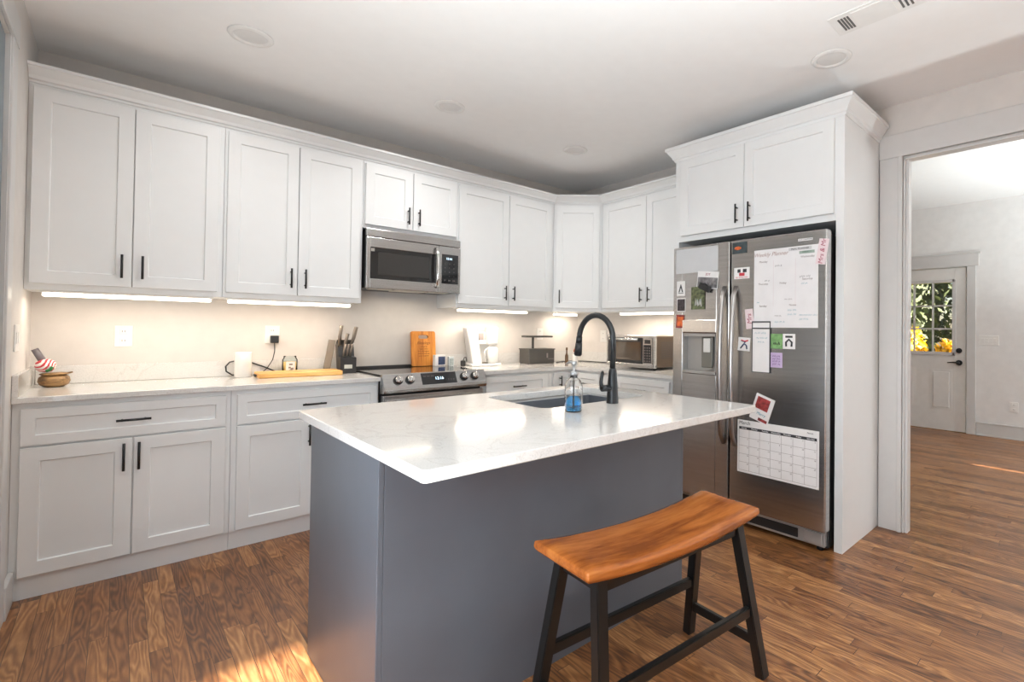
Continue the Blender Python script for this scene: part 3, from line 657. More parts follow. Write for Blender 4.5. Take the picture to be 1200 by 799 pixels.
for x in (0.095, 0.178, 0.592, 0.680):
    b = MB(); c = ppt(x, 0.5, 0.0); b.cyl(c, c+nrm*0.008, 0.031, seg=28, mi=1); b.cyl(c+nrm*0.008, c+nrm*0.032, 0.0255, 0.022, seg=28)
    g = c+nrm*0.036; b.tube([g-tn*0.021, g+tn*0.021], 0.0055, 8)
    b.done('knob', [m_chrome, m_black], cp)
b = MB(); b.box(0.003, W_-0.003, -0.665, -0.621, 0.17, 0.795, 0.006); d = b.done('oven_door', m_steel, t)
b = MB(); b.box(0.11, W_-0.11, -0.668, -0.664, 0.28, 0.62, 0.002); b.done('oven_window', m_bglass, d)
b = MB(); b.cyl((0.03, -0.715, 0.745), (W_-0.03, -0.715, 0.745), 0.013)
for x in (0.07, W_-0.07): b.cyl((x, -0.715, 0.745), (x, -0.662, 0.745), 0.010)
b.done('handle', m_chrome, d)
b = MB(); b.box(0.003, W_-0.003, -0.655, -0.621, 0.03, 0.165, 0.006); b.done('drawer', m_steel, t)
for x in (0.05, W_-0.05):
    for y in (-0.56, -0.08):
        b = MB(); b.cyl((x, y, 0), (x, y, 0.021), 0.02); b.done('foot', m_blackpl, t)

# ------------------------------------------------------------------ refrigerator
FX = -0.76; FY0, FY1, FG = -1.826, -2.886, -2.281
t = thing('refrigerator', 'stainless side-by-side refrigerator with ice dispenser, covered in magnets', 'refrigerator', (FX, FY0, 0), -PI/2)
W_ = FY0-FY1; g0 = FY0-FG
b = MB(); b.box(0.012, W_-0.012, 0.075, 0.70, 0.02, 1.825, 0.004); b.done('body', m_dsteel, t)
b = MB(); b.box(0.02, 0.16, 0.06, 0.12, 1.825, 1.85, 0.004); b.box(W_-0.16, W_-0.02, 0.06, 0.12, 1.825, 1.85, 0.004); b.done('hinge_cover', m_dsteel, t)
FZ0, FZ1 = 0.128, 1.843
rx0, rx1, rz0, rz1 = 0.085, 0.350, 0.962, 1.238
b = MB()
b.box(0, rx0, 0, 0.066, FZ0, FZ1, 0.007); b.box(rx1, g0-0.005, 0, 0.066, FZ0, FZ1, 0.007)
b.box(rx0-0.008, rx1+0.008, 0.0002, 0.066, FZ0, rz0, 0.007); b.box(rx0-0.008, rx1+0.008, 0.0002, 0.066, rz1, FZ1, 0.007)
dL = b.done('freezer_door', m_fridge, t)
m_disp = mat('dispenser_grey', (0.42, 0.41, 0.40), 0.35, metal=0.5)
b = MB(); b.box(rx0-0.001, rx1+0.001, 0.055, 0.064, rz0-0.001, rz1+0.001); b.box(rx0, rx0+0.006, 0.004, 0.06, rz0, rz1); b.box(rx1-0.006, rx1, 0.004, 0.06, rz0, rz1)
b.box(rx0, rx1, 0.004, 0.06, rz1-0.02, rz1); b.box(rx0, rx1, -0.006, 0.06, rz0, rz0+0.018, 0.003)
b.done('dispenser_recess', m_disp, dL)
b = MB(); b.box(0.225, 0.312, 0.022, 0.034, 1.005, 1.215, 0.012); b.box(0.243, 0.296, 0.016, 0.024, 1.11, 1.205, 0.006, mi=1); b.done('dispenser_paddle', [mat('paddle_grey', (0.16, 0.15, 0.13), 0.3), m_white], dL)
b = MB(); b.box(rx0-0.002, rx1+0.004, -0.004, 0.002, 1.246, 1.330, 0.002); b.done('dispenser_controls', mat('light_steel', (0.66, 0.64, 0.62), 0.22, metal=0.9), dL)
b = MB(); b.box(g0+0.005, W_, 0, 0.066, FZ0, FZ1, 0.007); dR = b.done('refrigerator_door', m_fridge, t)
for par, x, sg in ((dL, g0-0.040, -1), (dR, g0+0.042, 1)):
    b = MB(); pts = []
    for k in range(17):
        u = k/16; zz = 1.545-u*1.02; off = -0.062*math.sin(PI*min(1, max(0, u)))**0.35 if 0 < u < 1 else 0.0
        pts.append((x+0.0*sg, off-0.0, zz))
    b.tube(pts, 0.0165, 12, flat=0.75, up=Vector((0, 1, 0))); b.done('handle', mat('handle_steel', (0.42, 0.40, 0.39), 0.3, metal=1.0), par)
b = MB(); b.box(0.02, W_-0.02, 0.045, 0.09, 0.03, 0.118, 0.004); b.box(0.06, W_-0.17, 0.040, 0.046, 0.045, 0.10, 0.008, mi=1); b.box(W_-0.135, W_-0.03, 0.034, 0.046, 0.042, 0.108, 0.008)
b.done('kick_grille', [m_disp, m_blackpl], t)
for x in (0.06, W_-0.06): b = MB(); b.cyl((x, 0.09, 0), (x, 0.09, 0.03), 0.02); b.done('foot', m_blackpl, t)
text('maker_badge', 'SAMSUNG', 0.017, m_ink, dL, (0.075, -0.0012, 1.765))

# things on the refrigerator (local: x to the right, z up, y=0 is the door face)
def mag(name, label, cat, y, z, rot=0.0, off=0.0008):
    # y,z world centre; returns empty whose local xz plane lies on the door
    o = thing(name, label, cat, (FX-off, y, z)); o.rotation_euler = (Matrix.Rotation(-PI/2, 3, 'Z') @ Matrix.Rotation(rot, 3, 'Y')).to_euler(); return o
def sheet(parent, name, w_, h_, m, t_=0.0015, bev=0.0004, x=0, z=0, y=0.0):
    b = MB(); b.box(x-w_/2, x+w_/2, y-t_, y, z-h_/2, z+h_/2, bev); return b.done(name, m, parent)
def scribble(parent, x0, x1, z, h, m, seed=0, y=-0.0022, r=0.0011):
    rnd = random.Random(seed); b = MB(); x = x0
    while x < x1:
        L_ = min(x1-x, rnd.uniform(0.012, 0.03)); n = max(3, int(L_/0.0035)); pts = []
        for k in range(n): pts.append((x+L_*k/(n-1), y, z+h*(0.5 if k % 2 else -0.5)*rnd.uniform(0.4, 1)))
        b.tube(pts, r, 4); x += L_+rnd.uniform(0.006, 0.012)
    return b.done('handwriting', m, parent)
o = mag('whiteboard', 'large white weekly planner board on the right refrigerator door', 'whiteboard', -2.644, 1.521)
sheet(o, 'board', 0.392, 0.48, m_wboard, 0.002)
text('title', 'Weekly Planner', 0.034, mat('brown_script', S(165, 140, 135), 0.6), o, (-0.09, -0.0024, 0.208), shear=0.3)
for (tx, x, z) in (('Monday', -0.135, 0.165), ('Wednesday', 0.135, 0.175), ('Thursday', -0.135, 0.028), ('Friday', -0.01, 0.028), ('Saturday', 0.135, 0.045), ('Sunday', -0.135, -0.108), ('Notes', 0.05, -0.105)):
    text('day_name', tx, 0.017, m_inkgrey, o, (x, -0.0024, z))
b = MB()
for x in (-0.07, 0.065): b.box(x-0.0006, x+0.0006, -0.0023, -0.0018, -0.11, 0.17)
b.done('column_rule', mat('pink_rule', S(210, 190, 195), 0.6), o)
for k, (x0, x1, z, h, m_) in enumerate(((-0.06, -0.02, 0.135, 0.014, m_ink), (-0.125, -0.095, 0.048, 0.012, m_ink), (0.09, 0.15, 0.06, 0.013, m_ink), (0.10, 0.14, 0.02, 0.013, m_inkteal), (0.0, 0.045, -0.07, 0.01, m_inkgrey),
        (0.02, 0.07, -0.135, 0.011, m_inkteal), (0.02, 0.07, -0.16, 0.012, m_inkteal), (0.09, 0.19, -0.165, 0.010, m_inkteal), (0.09, 0.14, -0.188, 0.014, m_inkteal), (-0.06, 0.0, -0.205, 0.010, m_inkteal), (-0.06, -0.02, -0.168, 0.008, m_inkgrey), (-0.175, -0.16, -0.085, 0.008, m_inkteal))):
    scribble(o, x0, x1, z, h, m_, k)
# word magnets
o = mag('word_magnet', 'thin pale strip magnet with tiny lettering at the top of the right door', 'magnet', -2.765, 1.795); sheet(o, 'strip', 0.085, 0.014, m_paper); text('lettering', 'FAMILY CALENDAR', 0.009, m_ink, o, (0, -0.0019, 0))
o = mag('word_magnet', 'black lettered magnet strip across the top of the planner board', 'magnet', -2.735, 1.745, off=0.0032); sheet(o, 'strip', 0.135, 0.018, mat('pale_strip', (0.55, 0.54, 0.55), 0.5)); text('lettering', 'MEAL PLANNER', 0.015, m_ink, o, (0, -0.0019, 0))
o = mag('word_magnet', 'green and black lettered magnet strip just under the black lettered one', 'magnet', -2.775, 1.722, off=0.0032); sheet(o, 'strip', 0.088, 0.017, mat('sage_strip', S(150, 165, 155), 0.5)); text('lettering', 'WEEKLY', 0.014, mat('dark_green_ink', S(40, 80, 65), 0.6), o, (0, -0.0019, 0))
# bitmap-like art pieces
o = mag('picture_magnet', 'dark teal magnet with an orange centre at the top left of the right door', 'magnet', -2.346, 1.792); sheet(o, 'card', 0.103, 0.072, mat('dark_teal_card', S(50, 62, 66), 0.5, var=0.4, scale=30)); 
b = MB(); b.lathe([(0.0, -0.0), (0.022, 0.0), (0.022, 0.001), (0, 0.001)], seg=24, sx=1.1, sy=0.5); q_ = b.done('orange_mark', m_orange, o); q_.rotation_euler = (PI/2, 0, 0); q_.location = (-0.012, -0.0014, -0.002)
o = mag('picture_magnet', 'white magnet card with black and red print below the teal magnet', 'magnet', -2.363, 1.628); sheet(o, 'card', 0.108, 0.072, m_paper)
b = MB(); b.box(-0.03, -0.008, -0.003, -0.0015, 0.004, 0.026, 0.004); b.box(0.008, 0.034, -0.003, -0.0015, 0.004, 0.026, 0.004); b.done('black_print', m_ink, o)
b = MB(); b.box(-0.018, 0.02, -0.003, -0.0015, -0.018, 0.002, 0.004); b.done('red_print', m_inkred, o); text('lettering', 'OH WHAT FUN', 0.012, m_inkred, o, (0, -0.0022, -0.027))
def strip(label, y, z, rot, h):
    o = mag('lettered_strip', label, 'magnet', y, z, rot, off=0.0034); sheet(o, 'strip', 0.055, h, mat('pale_pink_strip', S(222, 205, 208), 0.5))
    text('lettering', 'Mrs & Mr' if h > 0.13 else 'Mrs', 0.036 if h > 0.13 else 0.042, m_inkpink, o, (0, -0.002, 0), rot=(PI/2, -PI/2, 0), shear=0.2)
strip('pale pink strip with crimson script hanging off the top right door corner', -2.862, 1.715, 0.16, 0.145)
strip('pale pink strip with crimson script left of the planner board', -2.421, 1.335, -0.10, 0.125)
o = mag('notepad', 'long narrow notepad with a black frame and clip under the planner board', 'notepad', -2.499, 1.162, off=0.0036)
sheet(o, 'pad', 0.110, 0.312, m_paper, 0.003)
b = MB(); b.box(-0.060, 0.060, -0.006, 0, 0.110, 0.118, 0.001); b.box(-0.060, 0.060, -0.006, 0, 0.150, 0.158, 0.001)
for x in (-0.058, 0.058): b.box(x-0.0025, x+0.0025, -0.005, 0, -0.158, 0.158, 0.001)
b.box(-0.06, 0.06, -0.005, 0, -0.159, -0.155, 0.001); b.done('clip', m_ink, o)
scribble(o, -0.04, 0.03, 0.085, 0.014, m_inkteal, 31, y=-0.0036); scribble(o, -0.03, 0.04, 0.055, 0.012, m_inkteal, 32, y=-0.0036); scribble(o, -0.02, 0.02, 0.03, 0.010, m_inkteal, 33, y=-0.0036)
o = mag('photo_magnet', 'small photo of a leaping figure left of the notepad', 'magnet', -2.383, 1.175, 0.06); sheet(o, 'card', 0.083, 0.085, m_paper)
b = MB(); b.tube([(-0.022, -0.002, -0.028), (-0.006, -0.002, -0.006), (0.008, -0.002, 0.014), (-0.018, -0.002, 0.022)], 0.005, 6); b.tube([(0.022, -0.002, -0.03), (0.018, -0.002, -0.008), (0.006, -0.002, 0.0)], 0.005, 6); b.done('dark_print', m_navy, o)
b = MB(); b.tube([(-0.02, -0.002, 0.024), (0.005, -0.002, 0.018), (0.028, -0.002, 0.026)], 0.005, 6); b.done('red_print', m_inkred, o)
o = mag('picture_magnet', 'small green square magnet right of the notepad', 'magnet', -2.597, 1.199); sheet(o, 'card', 0.072, 0.09, m_green); scribble(o, -0.02, 0.02, -0.012, 0.022, m_ink, 41, y=-0.0018, r=0.003)
o = mag('picture_magnet', 'black and white portrait magnet right of the green one', 'magnet', -2.673, 1.200); sheet(o, 'card', 0.075, 0.09, m_paper)
b = MB(); b.tube([(-0.016, -0.002, -0.030), (-0.018, -0.002, -0.005), (0, -0.002, 0.012), (0.018, -0.002, -0.005), (0.016, -0.002, -0.030)], 0.006, 6); b.box(-0.022, 0.022, -0.003, -0.0014, 0.022, 0.034, 0.002); b.done('black_print', m_ink, o)
o = mag('picture_magnet', 'lavender square magnet with purple scribble under the green one', 'magnet', -2.597, 1.085); sheet(o, 'card', 0.073, 0.09, m_lavender)
mp_ = mat('purple_print', S(120, 90, 140), 0.6)
for k in range(4): scribble(o, -0.024, 0.022, 0.024-0.016*k, 0.012, mp_, 50+k, y=-0.0018, r=0.0018)
# left door
o = mag('pale_rectangle', 'plain pale rectangle at the top of the freezer door', 'patch', -2.02, 1.742); 
b = MB(); b.box(-0.170, 0.170, -0.0012, 0, -0.085, 0.085); b.done('sheet', mat('pale_grey_blue', (0.55, 0.56, 0.575), 0.35), o)  # flat pale grey-blue rectangle laid on the steel
o.location.x = FX-0.0006
o = mag('picture_magnet', 'white card with a black triangle shape on the freezer door edge', 'magnet', -1.893, 1.552); sheet(o, 'card', 0.070, 0.105, m_paper)
b = MB(); b.bm.faces.new([b.bm.verts.new(p) for p in ((-0.02, -0.0022, -0.026), (-0.010, -0.0022, -0.026), (0.0, -0.0022, 0.006), (0.010, -0.0022, -0.026), (0.02, -0.0022, -0.026), (0.002, -0.0022, 0.030), (-0.002, -0.0022, 0.030))]); b.box(-0.022, 0.022, -0.0024, -0.0014, -0.034, -0.030); b.done('black_print', m_ink, o)
o = mag('photo_magnet', 'small dark photo below the triangle card', 'magnet', -1.897, 1.436); sheet(o, 'card', 0.074, 0.095, m_paper); sheet(o, 'picture', 0.064, 0.083, m_darkphoto, y=-0.0014, t_=0.0008)
o = mag('photo_magnet', 'small orange photo above the ice dispenser panel', 'magnet', -1.889, 1.320, 0.05); sheet(o, 'card', 0.070, 0.092, m_redphoto); sheet(o, 'picture', 0.050, 0.066, m_orange, y=-0.0014, t_=0.0008)
o = mag('photo_card', 'tilted black and white photo card near the freezer handle', 'card', -2.112, 1.600, 0.10, off=0.0026); sheet(o, 'card', 0.165, 0.115, m_paper); sheet(o, 'picture', 0.155, 0.070, m_gphoto, y=-0.0014, t_=0.0008, z=-0.018); text('lettering', 'JOY', 0.022, m_inkpink, o, (0.0, -0.0022, 0.038))
o = mag('photo_magnet', 'leafy green outdoor photo under the tilted card', 'magnet', -2.037, 1.480, off=0.0045); sheet(o, 'picture', 0.108, 0.155, m_foliage_p); scribble(o, -0.02, 0.03, -0.03, 0.06, m_white, 61, y=-0.0018, r=0.005)
o = mag('magnet_clip', 'thick black magnetic clip holding the tilted card', 'clip', -2.098, 1.548, 0.45, off=0.0068); b = MB(); b.box(-0.045, 0.045, -0.022, 0, -0.020, 0.022, 0.004); b.done('clip_body', m_blackpl, o)
b = MB(); b.tube([(-0.02, -0.02, 0.02), (0, -0.028, 0.032), (0.02, -0.02, 0.02)], 0.003, 6); b.done('clip_wire', m_blackpl, o)
# calendar
o = mag('calendar', 'white month calendar sheet low on the right refrigerator door', 'calendar', -2.597, 0.530, off=0.0008)
Wc, Hc = 0.508, 0.330
sheet(o, 'page', Wc, Hc, m_paper, 0.0012)
text('title', 'March', 0.030, m_ink, o, (-Wc/2+0.012, -0.0016, Hc/2-0.018), align='LEFT')
text('note_heading', 'Notes', 0.014, m_ink, o, (Wc/2-0.05, -0.0016, Hc/2-0.018))
b = MB(); b.box(-Wc/2+0.012, Wc/2-0.012, -0.0020, -0.0011, Hc/2-0.058, Hc/2-0.042); b.done('header_band', m_ink, o)
cw = (Wc-0.024)/7; gz1 = Hc/2-0.058; gz0 = -Hc/2+0.014; ch = (gz1-gz0)/5
for i, dn in enumerate(('Sunday', 'Monday', 'Tuesday', 'Wednesday', 'Thursday', 'Friday', 'Saturday')):
    text('day_name', dn, 0.0125, m_paper, o, (-Wc/2+0.012+cw*(i+0.5), -0.0023, Hc/2-0.050))
b = MB()
for i in range(8): x = -Wc/2+0.012+cw*i; b.box(x-0.0007, x+0.0007, -0.0017, -0.0011, gz0, gz1)
for j in range(6): z = gz0+ch*j; b.box(-Wc/2+0.012, Wc/2-0.012, -0.0017, -0.0011, z-0.0007, z+0.0007)
b.done('grid', m_inkgrey, o)
day = 1
for j in range(5):
    for i in range(7):
        if j == 0 and i < 3: continue
        if day > 31: break
        text('date', str(day), 0.012, m_inkgrey, o, (-Wc/2+0.012+cw*(i+0.85), -0.0016, gz1-ch*j-0.010)); day += 1
for k, (x, z) in enumerate(((-1, -1), (1, -1), (1, 1), (-1, 1))):
    b = MB(); b.cyl((x*(Wc/2-0.008), -0.0012, z*(Hc/2-0.008)), (x*(Wc/2-0.008), -0.005, z*(Hc/2-0.008)), 0.006, seg=14); b.done('corner_magnet', m_white, o)
o = mag('holiday_card', 'tilted white photo card with red picture above the calendar', 'card', -2.508, 0.780, 0.32, off=0.0026)
sheet(o, 'card', 0.125, 0.165, m_paper); sheet(o, 'picture', 0.085, 0.075, m_redphoto, x=-0.005, z=0.03, y=-0.0014, t_=0.0008); text('lettering', 'Merry', 0.024, m_inkteal, o, (0.005, -0.0022, -0.035), shear=0.2)
sheet(o, 'red_corner', 0.06, 0.018, m_redphoto, x=0.025, z=-0.068, y=-0.0014, t_=0.0008)

# ------------------------------------------------------------------ island
t = thing('kitchen_island', 'grey painted kitchen island base under the white quartz top', 'island', (0, 0, 0))
IX0, IX1, IY0, IY1 = -3.106, -1.627, -1.866, -2.5416
b = MB(); b.box(IX0+0.018, IX1-0.018, IY1, IY1+0.018, 0, 0.8745, 0.001); b.done('front_panel', m_island, t)
b = MB(); b.box(IX0, IX0+0.0178, IY1, IY0, 0, 0.8745, 0.002); b.done('side_panel', m_island, t)
b = MB(); b.box(IX1-0.0178, IX1, IY1, IY0, 0, 0.8745, 0.002); b.done('side_panel', m_island, t)
b = MB(); b.box(IX0+0.018, IX1-0.018, IY0-0.02, IY0-0.002, 0.10, 0.8745); b.done('rear_frame', m_island, t)
b = MB(); b.box(IX0+0.018, IX1-0.018, IY0-0.075, IY0-0.06, 0, 0.10); b.done('toe_kick', m_island, t)
rb = bpy.data.objects.new('door_row', None)
bpy.data.objects.remove(rb)
for k in range(3):
    x0 = IX0+0.03+k*0.475; b = MB(); b.panel(-0.232, 0.232, 0.12, 0.85, 0, 0.02); d = b.done('door', m_island, t); d.location = (x0+0.235, IY0-0.001, 0); d.rotation_euler = (0, 0, PI)
    pull(d, (0.19 if k != 1 else -0.19, -0.0205, 0.74), 0.13, True)
TX0, TX1, TY0, TY1, TZ0, TZ1 = -3.1096, -1.448, -1.6763, -2.8323, 0.8752, 0.9086
sx0, sx1, sy0, sy1 = -2.300, -1.597, -2.285, -1.802
def slab(outer, inner, z0, z1, ch):
    b = MB(); bm = b.bm
    def inset(poly, d):
        n = len(poly); out = []
        for i in range(n):
            p0, p1, p2 = Vector(poly[i-1]), Vector(poly[i]), Vector(poly[(i+1) % n])
            t1 = (p1-p0).normalized(); t2 = (p2-p1).normalized(); n1 = Vector((-t1.y, t1.x)); n2 = Vector((-t2.y, t2.x)); bb = (n1+n2).normalized()
            out.append(tuple(p1+bb*d/max(0.3, bb.dot(n1))))
        return out
    def wall(poly, zs, offs):
        rings = [[bm.verts.new((p[0], p[1], z)) for p in inset(poly, o_)] for z, o_ in zip(zs, offs)]
        for a, c in zip(rings, rings[1:]):
            for k in range(len(a)): bm.faces.new((a[k], a[(k+1) % len(a)], c[(k+1) % len(a)], c[k]))
        return rings[0], rings[-1]
    zs = [z0, z0+ch, z1-ch, z1-ch*0.3, z1]
    o0, o1 = wall(outer, zs, [ch, 0, 0, ch*0.3, ch]); i0, i1 = wall(inner, zs, [0, 0, 0, -ch*0.1, -ch*0.3])
    for A_, B_ in ((o0, i0), (o1, i1)):
        es = []
        for ring in (A_, B_):
            for k in range(len(ring)): es.append(bm.edges.get((ring[k], ring[(k+1) % len(ring)])))
        bmesh.ops.triangle_fill(bm, edges=es, use_beauty=True)
    return b
b = slab(rounded_rect(TX0, TX1, TY1, TY0, 0.018, 5), rounded_rect(sx0, sx1, sy0, sy1, 0.06, 8), TZ0, TZ1, 0.003)
isl = b.done('countertop', m_quartz); tag(isl, 'white speckled quartz island top with a sink cut into it', 'worktop')
# sink
t = thing('sink', 'undermount stainless sink in the island top', 'sink', (0, 0, 0))
b = MB(); bm = b.bm
rings = []
for (ins, z, rr) in ((-0.022, 0.8748, 0.075), (0.0, 0.8748, 0.06), (0.004, 0.86, 0.058), (0.012, 0.70, 0.055), (0.040, 0.672, 0.05), (0.20, 0.668, 0.03)):
    rings.append([bm.verts.new((x, y, z)) for x, y in rounded_rect(sx0-0.001+ins, sx1+0.001-ins, sy0-0.001+ins, sy1+0.001-ins, rr, 8)])
for a, c in zip(rings, rings[1:]):
    for k in range(len(a)):
        f_ = bm.faces.new((a[k], a[(k+1) % len(a)], c[(k+1) % len(a)], c[k])); f_.smooth = True
bm.faces.new(rings[-1])
b.done('basin', m_sink, t)
b = MB(); b.lathe([(0.0, 0.674), (0.03, 0.674), (0.045, 0.672), (0.045, 0.669)], (-1.95, -2.04, 0), 24); b.done('drain', m_chrome, t)
# faucet
t = thing('faucet', 'tall matte black pull-down faucet on the island behind the sink', 'faucet', (-1.937, -2.352, 0.9087))
m_faucet = mat('matte_black_faucet', (0.018, 0.019, 0.021), 0.33, metal=0.4)
b = MB(); b.lathe([(0.0, 0), (0.029, 0), (0.029, 0.004), (0.0275, 0.03), (0.0235, 0.10), (0.0185, 0.155), (0.0155, 0.165), (0, 0.165)], (0, 0, 0), 28); b.done('base', m_faucet, t)
b = MB(); pts = [(0, 0, 0.15), (0, 0, 0.30)]
cR = 0.119
for k in range(0, 15):
    a = PI*(k/14); pts.append((0, cR-cR*math.cos(a), 0.300+cR*math.sin(a)))
b.tube(pts, 0.0142, 16); b.done('spout', m_faucet, t)
e0 = Vector(pts[-1]); dd = (Vector(pts[-1])-Vector(pts[-2])).normalized()
b = MB(); b.cyl(e0-dd*0.012, e0+dd*0.022, 0.0155, 0.0165, 20); b.cyl(e0+dd*0.022, e0+dd*0.082, 0.0175, 0.0205, 20); b.cyl(e0+dd*0.082, e0+dd*0.088, 0.0175, 0.0165, 20); b.done('spray_head', m_faucet, t)
b = MB(); b.cyl((-0.015, 0.0, 0.072), (-0.062, 0.012, 0.072), 0.0165, 0.015, 18); b.tube([(-0.060, 0.012, 0.068), (-0.058, 0.020, 0.10), (-0.040, 0.03, 0.140), (-0.036, 0.032, 0.150)], [0.014, 0.012, 0.012, 0.008], 12, flat=0.7); b.done('lever', m_faucet, t)

# soap bottle
t = thing('soap_dispenser', 'clear glass soap bottle half full of blue liquid beside the faucet', 'soap bottle', (-2.240, -2.412, 0.909))
outer = [(0.0, 0.0), (0.034, 0.0), (0.038, 0.005), (0.038, 0.105), (0.036, 0.118), (0.027, 0.134), (0.016, 0.142), (0.015, 0.150)]
inner = [(0.0135, 0.150), (0.0145, 0.141), (0.025, 0.132), (0.0335, 0.116), (0.0355, 0.104), (0.0355, 0.008), (0.032, 0.004), (0.0, 0.004)]
b = MB(); b.lathe(outer+inner, seg=36); b.done('bottle', m_clear, t)
b = MB(); b.lathe([(0.0, 0.0045), (0.0318, 0.0045), (0.0350, 0.009), (0.0350, 0.066), (0.0, 0.066)], seg=36); b.done('liquid', m_blue, t)
m_pump = mat('pump_steel', (0.35, 0.36, 0.37), 0.3, metal=0.8)
b = MB(); b.lathe([(0, 0.151), (0.017, 0.151), (0.018, 0.165), (0.010, 0.171), (0.006, 0.175), (0.006, 0.198), (0, 0.198)], seg=24); b.cyl((0, 0, 0.195), (0, 0, 0.212), 0.010, 0.012); b.tube([(0, 0, 0.206), (-0.002, 0.025, 0.207), (-0.004, 0.043, 0.200)], 0.0045, 10); b.done('pump', m_pump, t)
b = MB(); b.cyl((0, 0, 0.012), (0, 0, 0.150), 0.003, seg=8); b.done('dip_tube', m_white, t)

# ------------------------------------------------------------------ stool
c = Vector((-2.296, -2.911)); th = math.radians(-4.5)
t = thing('bar_stool', 'backless saddle stool with honey wooden seat and black legs at the island', 'stool', (c.x, c.y, 0), th)
HX, HY = 0.415, 0.134
def seatz(x): return 0.572+0.032*(abs(x)/HX)**2.0
b = MB(); bm = b.bm; nx, ny = 28, 12
def se(u, n_): return u
top = []; bot = []
er = 0.010
for i in range(nx+1):
    x = -HX+2*HX*i/nx; rt_ = []; rb_ = []
    for j in range(ny+1):
        y = -HY+2*HY*j/ny
        dx = max(0, abs(x)-(HX-0.03))/0.03; dy = max(0, abs(y)-(HY-0.03))/0.03
        drop = 0.006*min(1, (dx**2+dy**2))
        # soften the plan corners
        rt_.append(bm.verts.new((x, y, seatz(x)-drop))); rb_.append(bm.verts.new((x*0.975, y*0.93, seatz(x)-0.043)))
    top.append(rt_); bot.append(rb_)
for i in range(nx):
    for j in range(ny):
        bm.faces.new((top[i][j], top[i+1][j], top[i+1][j+1], top[i][j+1])).smooth = True
        bm.faces.new((bot[i][j], bot[i][j+1], bot[i+1][j+1], bot[i+1][j])).smooth = True
per = [(i, 0) for i in range(nx+1)]+[(nx, j) for j in range(1, ny+1)]+[(i, ny) for i in range(nx-1, -1, -1)]+[(0, j) for j in range(ny-1, 0, -1)]
mid = []
for (i, j) in per:
    v = top[i][j].co; mid.append(bm.verts.new((v.x*1.006, v.y*1.02, v.z-0.022)))
n_ = len(per)
for k in range(n_):
    a, c_ = per[k], per[(k+1) % n_]
    bm.faces.new((top[a[0]][a[1]], mid[k], mid[(k+1) % n_], top[c_[0]][c_[1]])); bm.faces.new((mid[k], bot[a[0]][a[1]], bot[c_[0]][c_[1]], mid[(k+1) % n_]))
so = b.done('seat', m_seat, t)
md = so.modifiers.new('soft_edges', 'BEVEL'); md.width = 0.006; md.segments = 3; md.limit_method = 'ANGLE'; md.angle_limit = math.radians(40)
m_stool = mat('black_painted_wood', (0.006, 0.0058, 0.0055), 0.3, var=0.2)
def beam(b, p0, p1, wx, wy, taper=1.0):
    p0, p1 = Vector(p0), Vector(p1); d = (p1-p0).normalized(); ref = Vector((1, 0, 0)) if abs(d.x) < 0.8 else Vector((0, 1, 0))
    u = (ref-d*ref.dot(d)).normalized(); v = d.cross(u)
    R_ = []
    for p, k in ((p0, 1.0), (p1, taper)):
        R_.append([b.bm.verts.new(p+u*sx_*wx/2*k+v*sy_*wy/2*k) for sx_, sy_ in ((-1, -1), (1, -1), (1, 1), (-1, 1))])
    fs = [b.bm.faces.new(R_[0][::-1]), b.bm.faces.new(R_[1])]
    for k in range(4): fs.append(b.bm.faces.new((R_[0][k], R_[0][(k+1) % 4], R_[1][(k+1) % 4], R_[1][k])))
    bmesh.ops.bevel(b.bm, geom=list(set(e for f in fs for e in f.edges)), offset=0.003, segments=2, affect='EDGES')
def legp(sx_, sy_, z):
    k = 1-z/0.552; return Vector((sx_*(0.335+0.050*k), sy_*(0.085+0.085*k), z))
for sx_ in (-1, 1):
    for sy_ in (-1, 1):
        b = MB(); beam(b, legp(sx_, sy_, 0.0005), legp(sx_, sy_, 0.552), 0.040, 0.036); b.done('leg', m_stool, t)
for sy_ in (-1, 1):
    b = MB(); beam(b, legp(-1, sy_, 0.528)+Vector((0.02, 0, 0)), legp(1, sy_, 0.528)-Vector((0.02, 0, 0)), 0.020, 0.052); b.done('apron', m_stool, t)
    z = 0.235; b = MB(); beam(b, legp(-1, sy_, z)+Vector((0.018, 0, 0)), legp(1, sy_, z)-Vector((0.018, 0, 0)), 0.022, 0.036); b.done('stretcher', m_stool, t)
for sx_ in (-1, 1):
    z = 0.125; b = MB(); beam(b, legp(sx_, -1, z)+Vector((0, 0.016, 0)), legp(sx_, 1, z)-Vector((0, 0.016, 0)), 0.022, 0.034); b.done('stretcher', m_stool, t)
    b = MB(); beam(b, legp(sx_, -1, 0.53)+Vector((0, 0.016, 0)), legp(sx_, 1, 0.53)-Vector((0, 0.016, 0)), 0.020, 0.05); b.done('apron', m_stool, t)

# ------------------------------------------------------------------ ceiling fittings
def can(x, y, label):
    t = thing('recessed_light', label, 'ceiling light', (x, y, ZC))
    b = MB(); b.lathe([(0.098, -0.0006), (0.100, -0.003), (0.097, -0.007), (0.080, -0.010), (0.074, -0.009), (0.070, -0.0012)], seg=40); b.done('trim_ring', mat('trim_ring_white', (0.80, 0.79, 0.775), 0.35), t)
    b = MB(); b.lathe([(0.0698, -0.002), (0.055, -0.0045), (0.0, -0.006), (0.0, -0.0008), (0.0698, -0.0008)], seg=40); b.done('lens', m_lens, t)
can(-3.187, -0.968, 'round recessed ceiling light nearest the left wall')
can(-2.068, -0.952, 'round recessed ceiling light in front of the microwave cabinet')
can(-0.937, -0.950, 'round recessed ceiling light near the diagonal corner cabinet')
can(-0.888, -2.950, 'round recessed ceiling light in front of the refrigerator cabinet')
t = thing('ceiling_vent', 'white ceiling air register with two sets of slots', 'vent', (-1.165, -3.245, ZC))
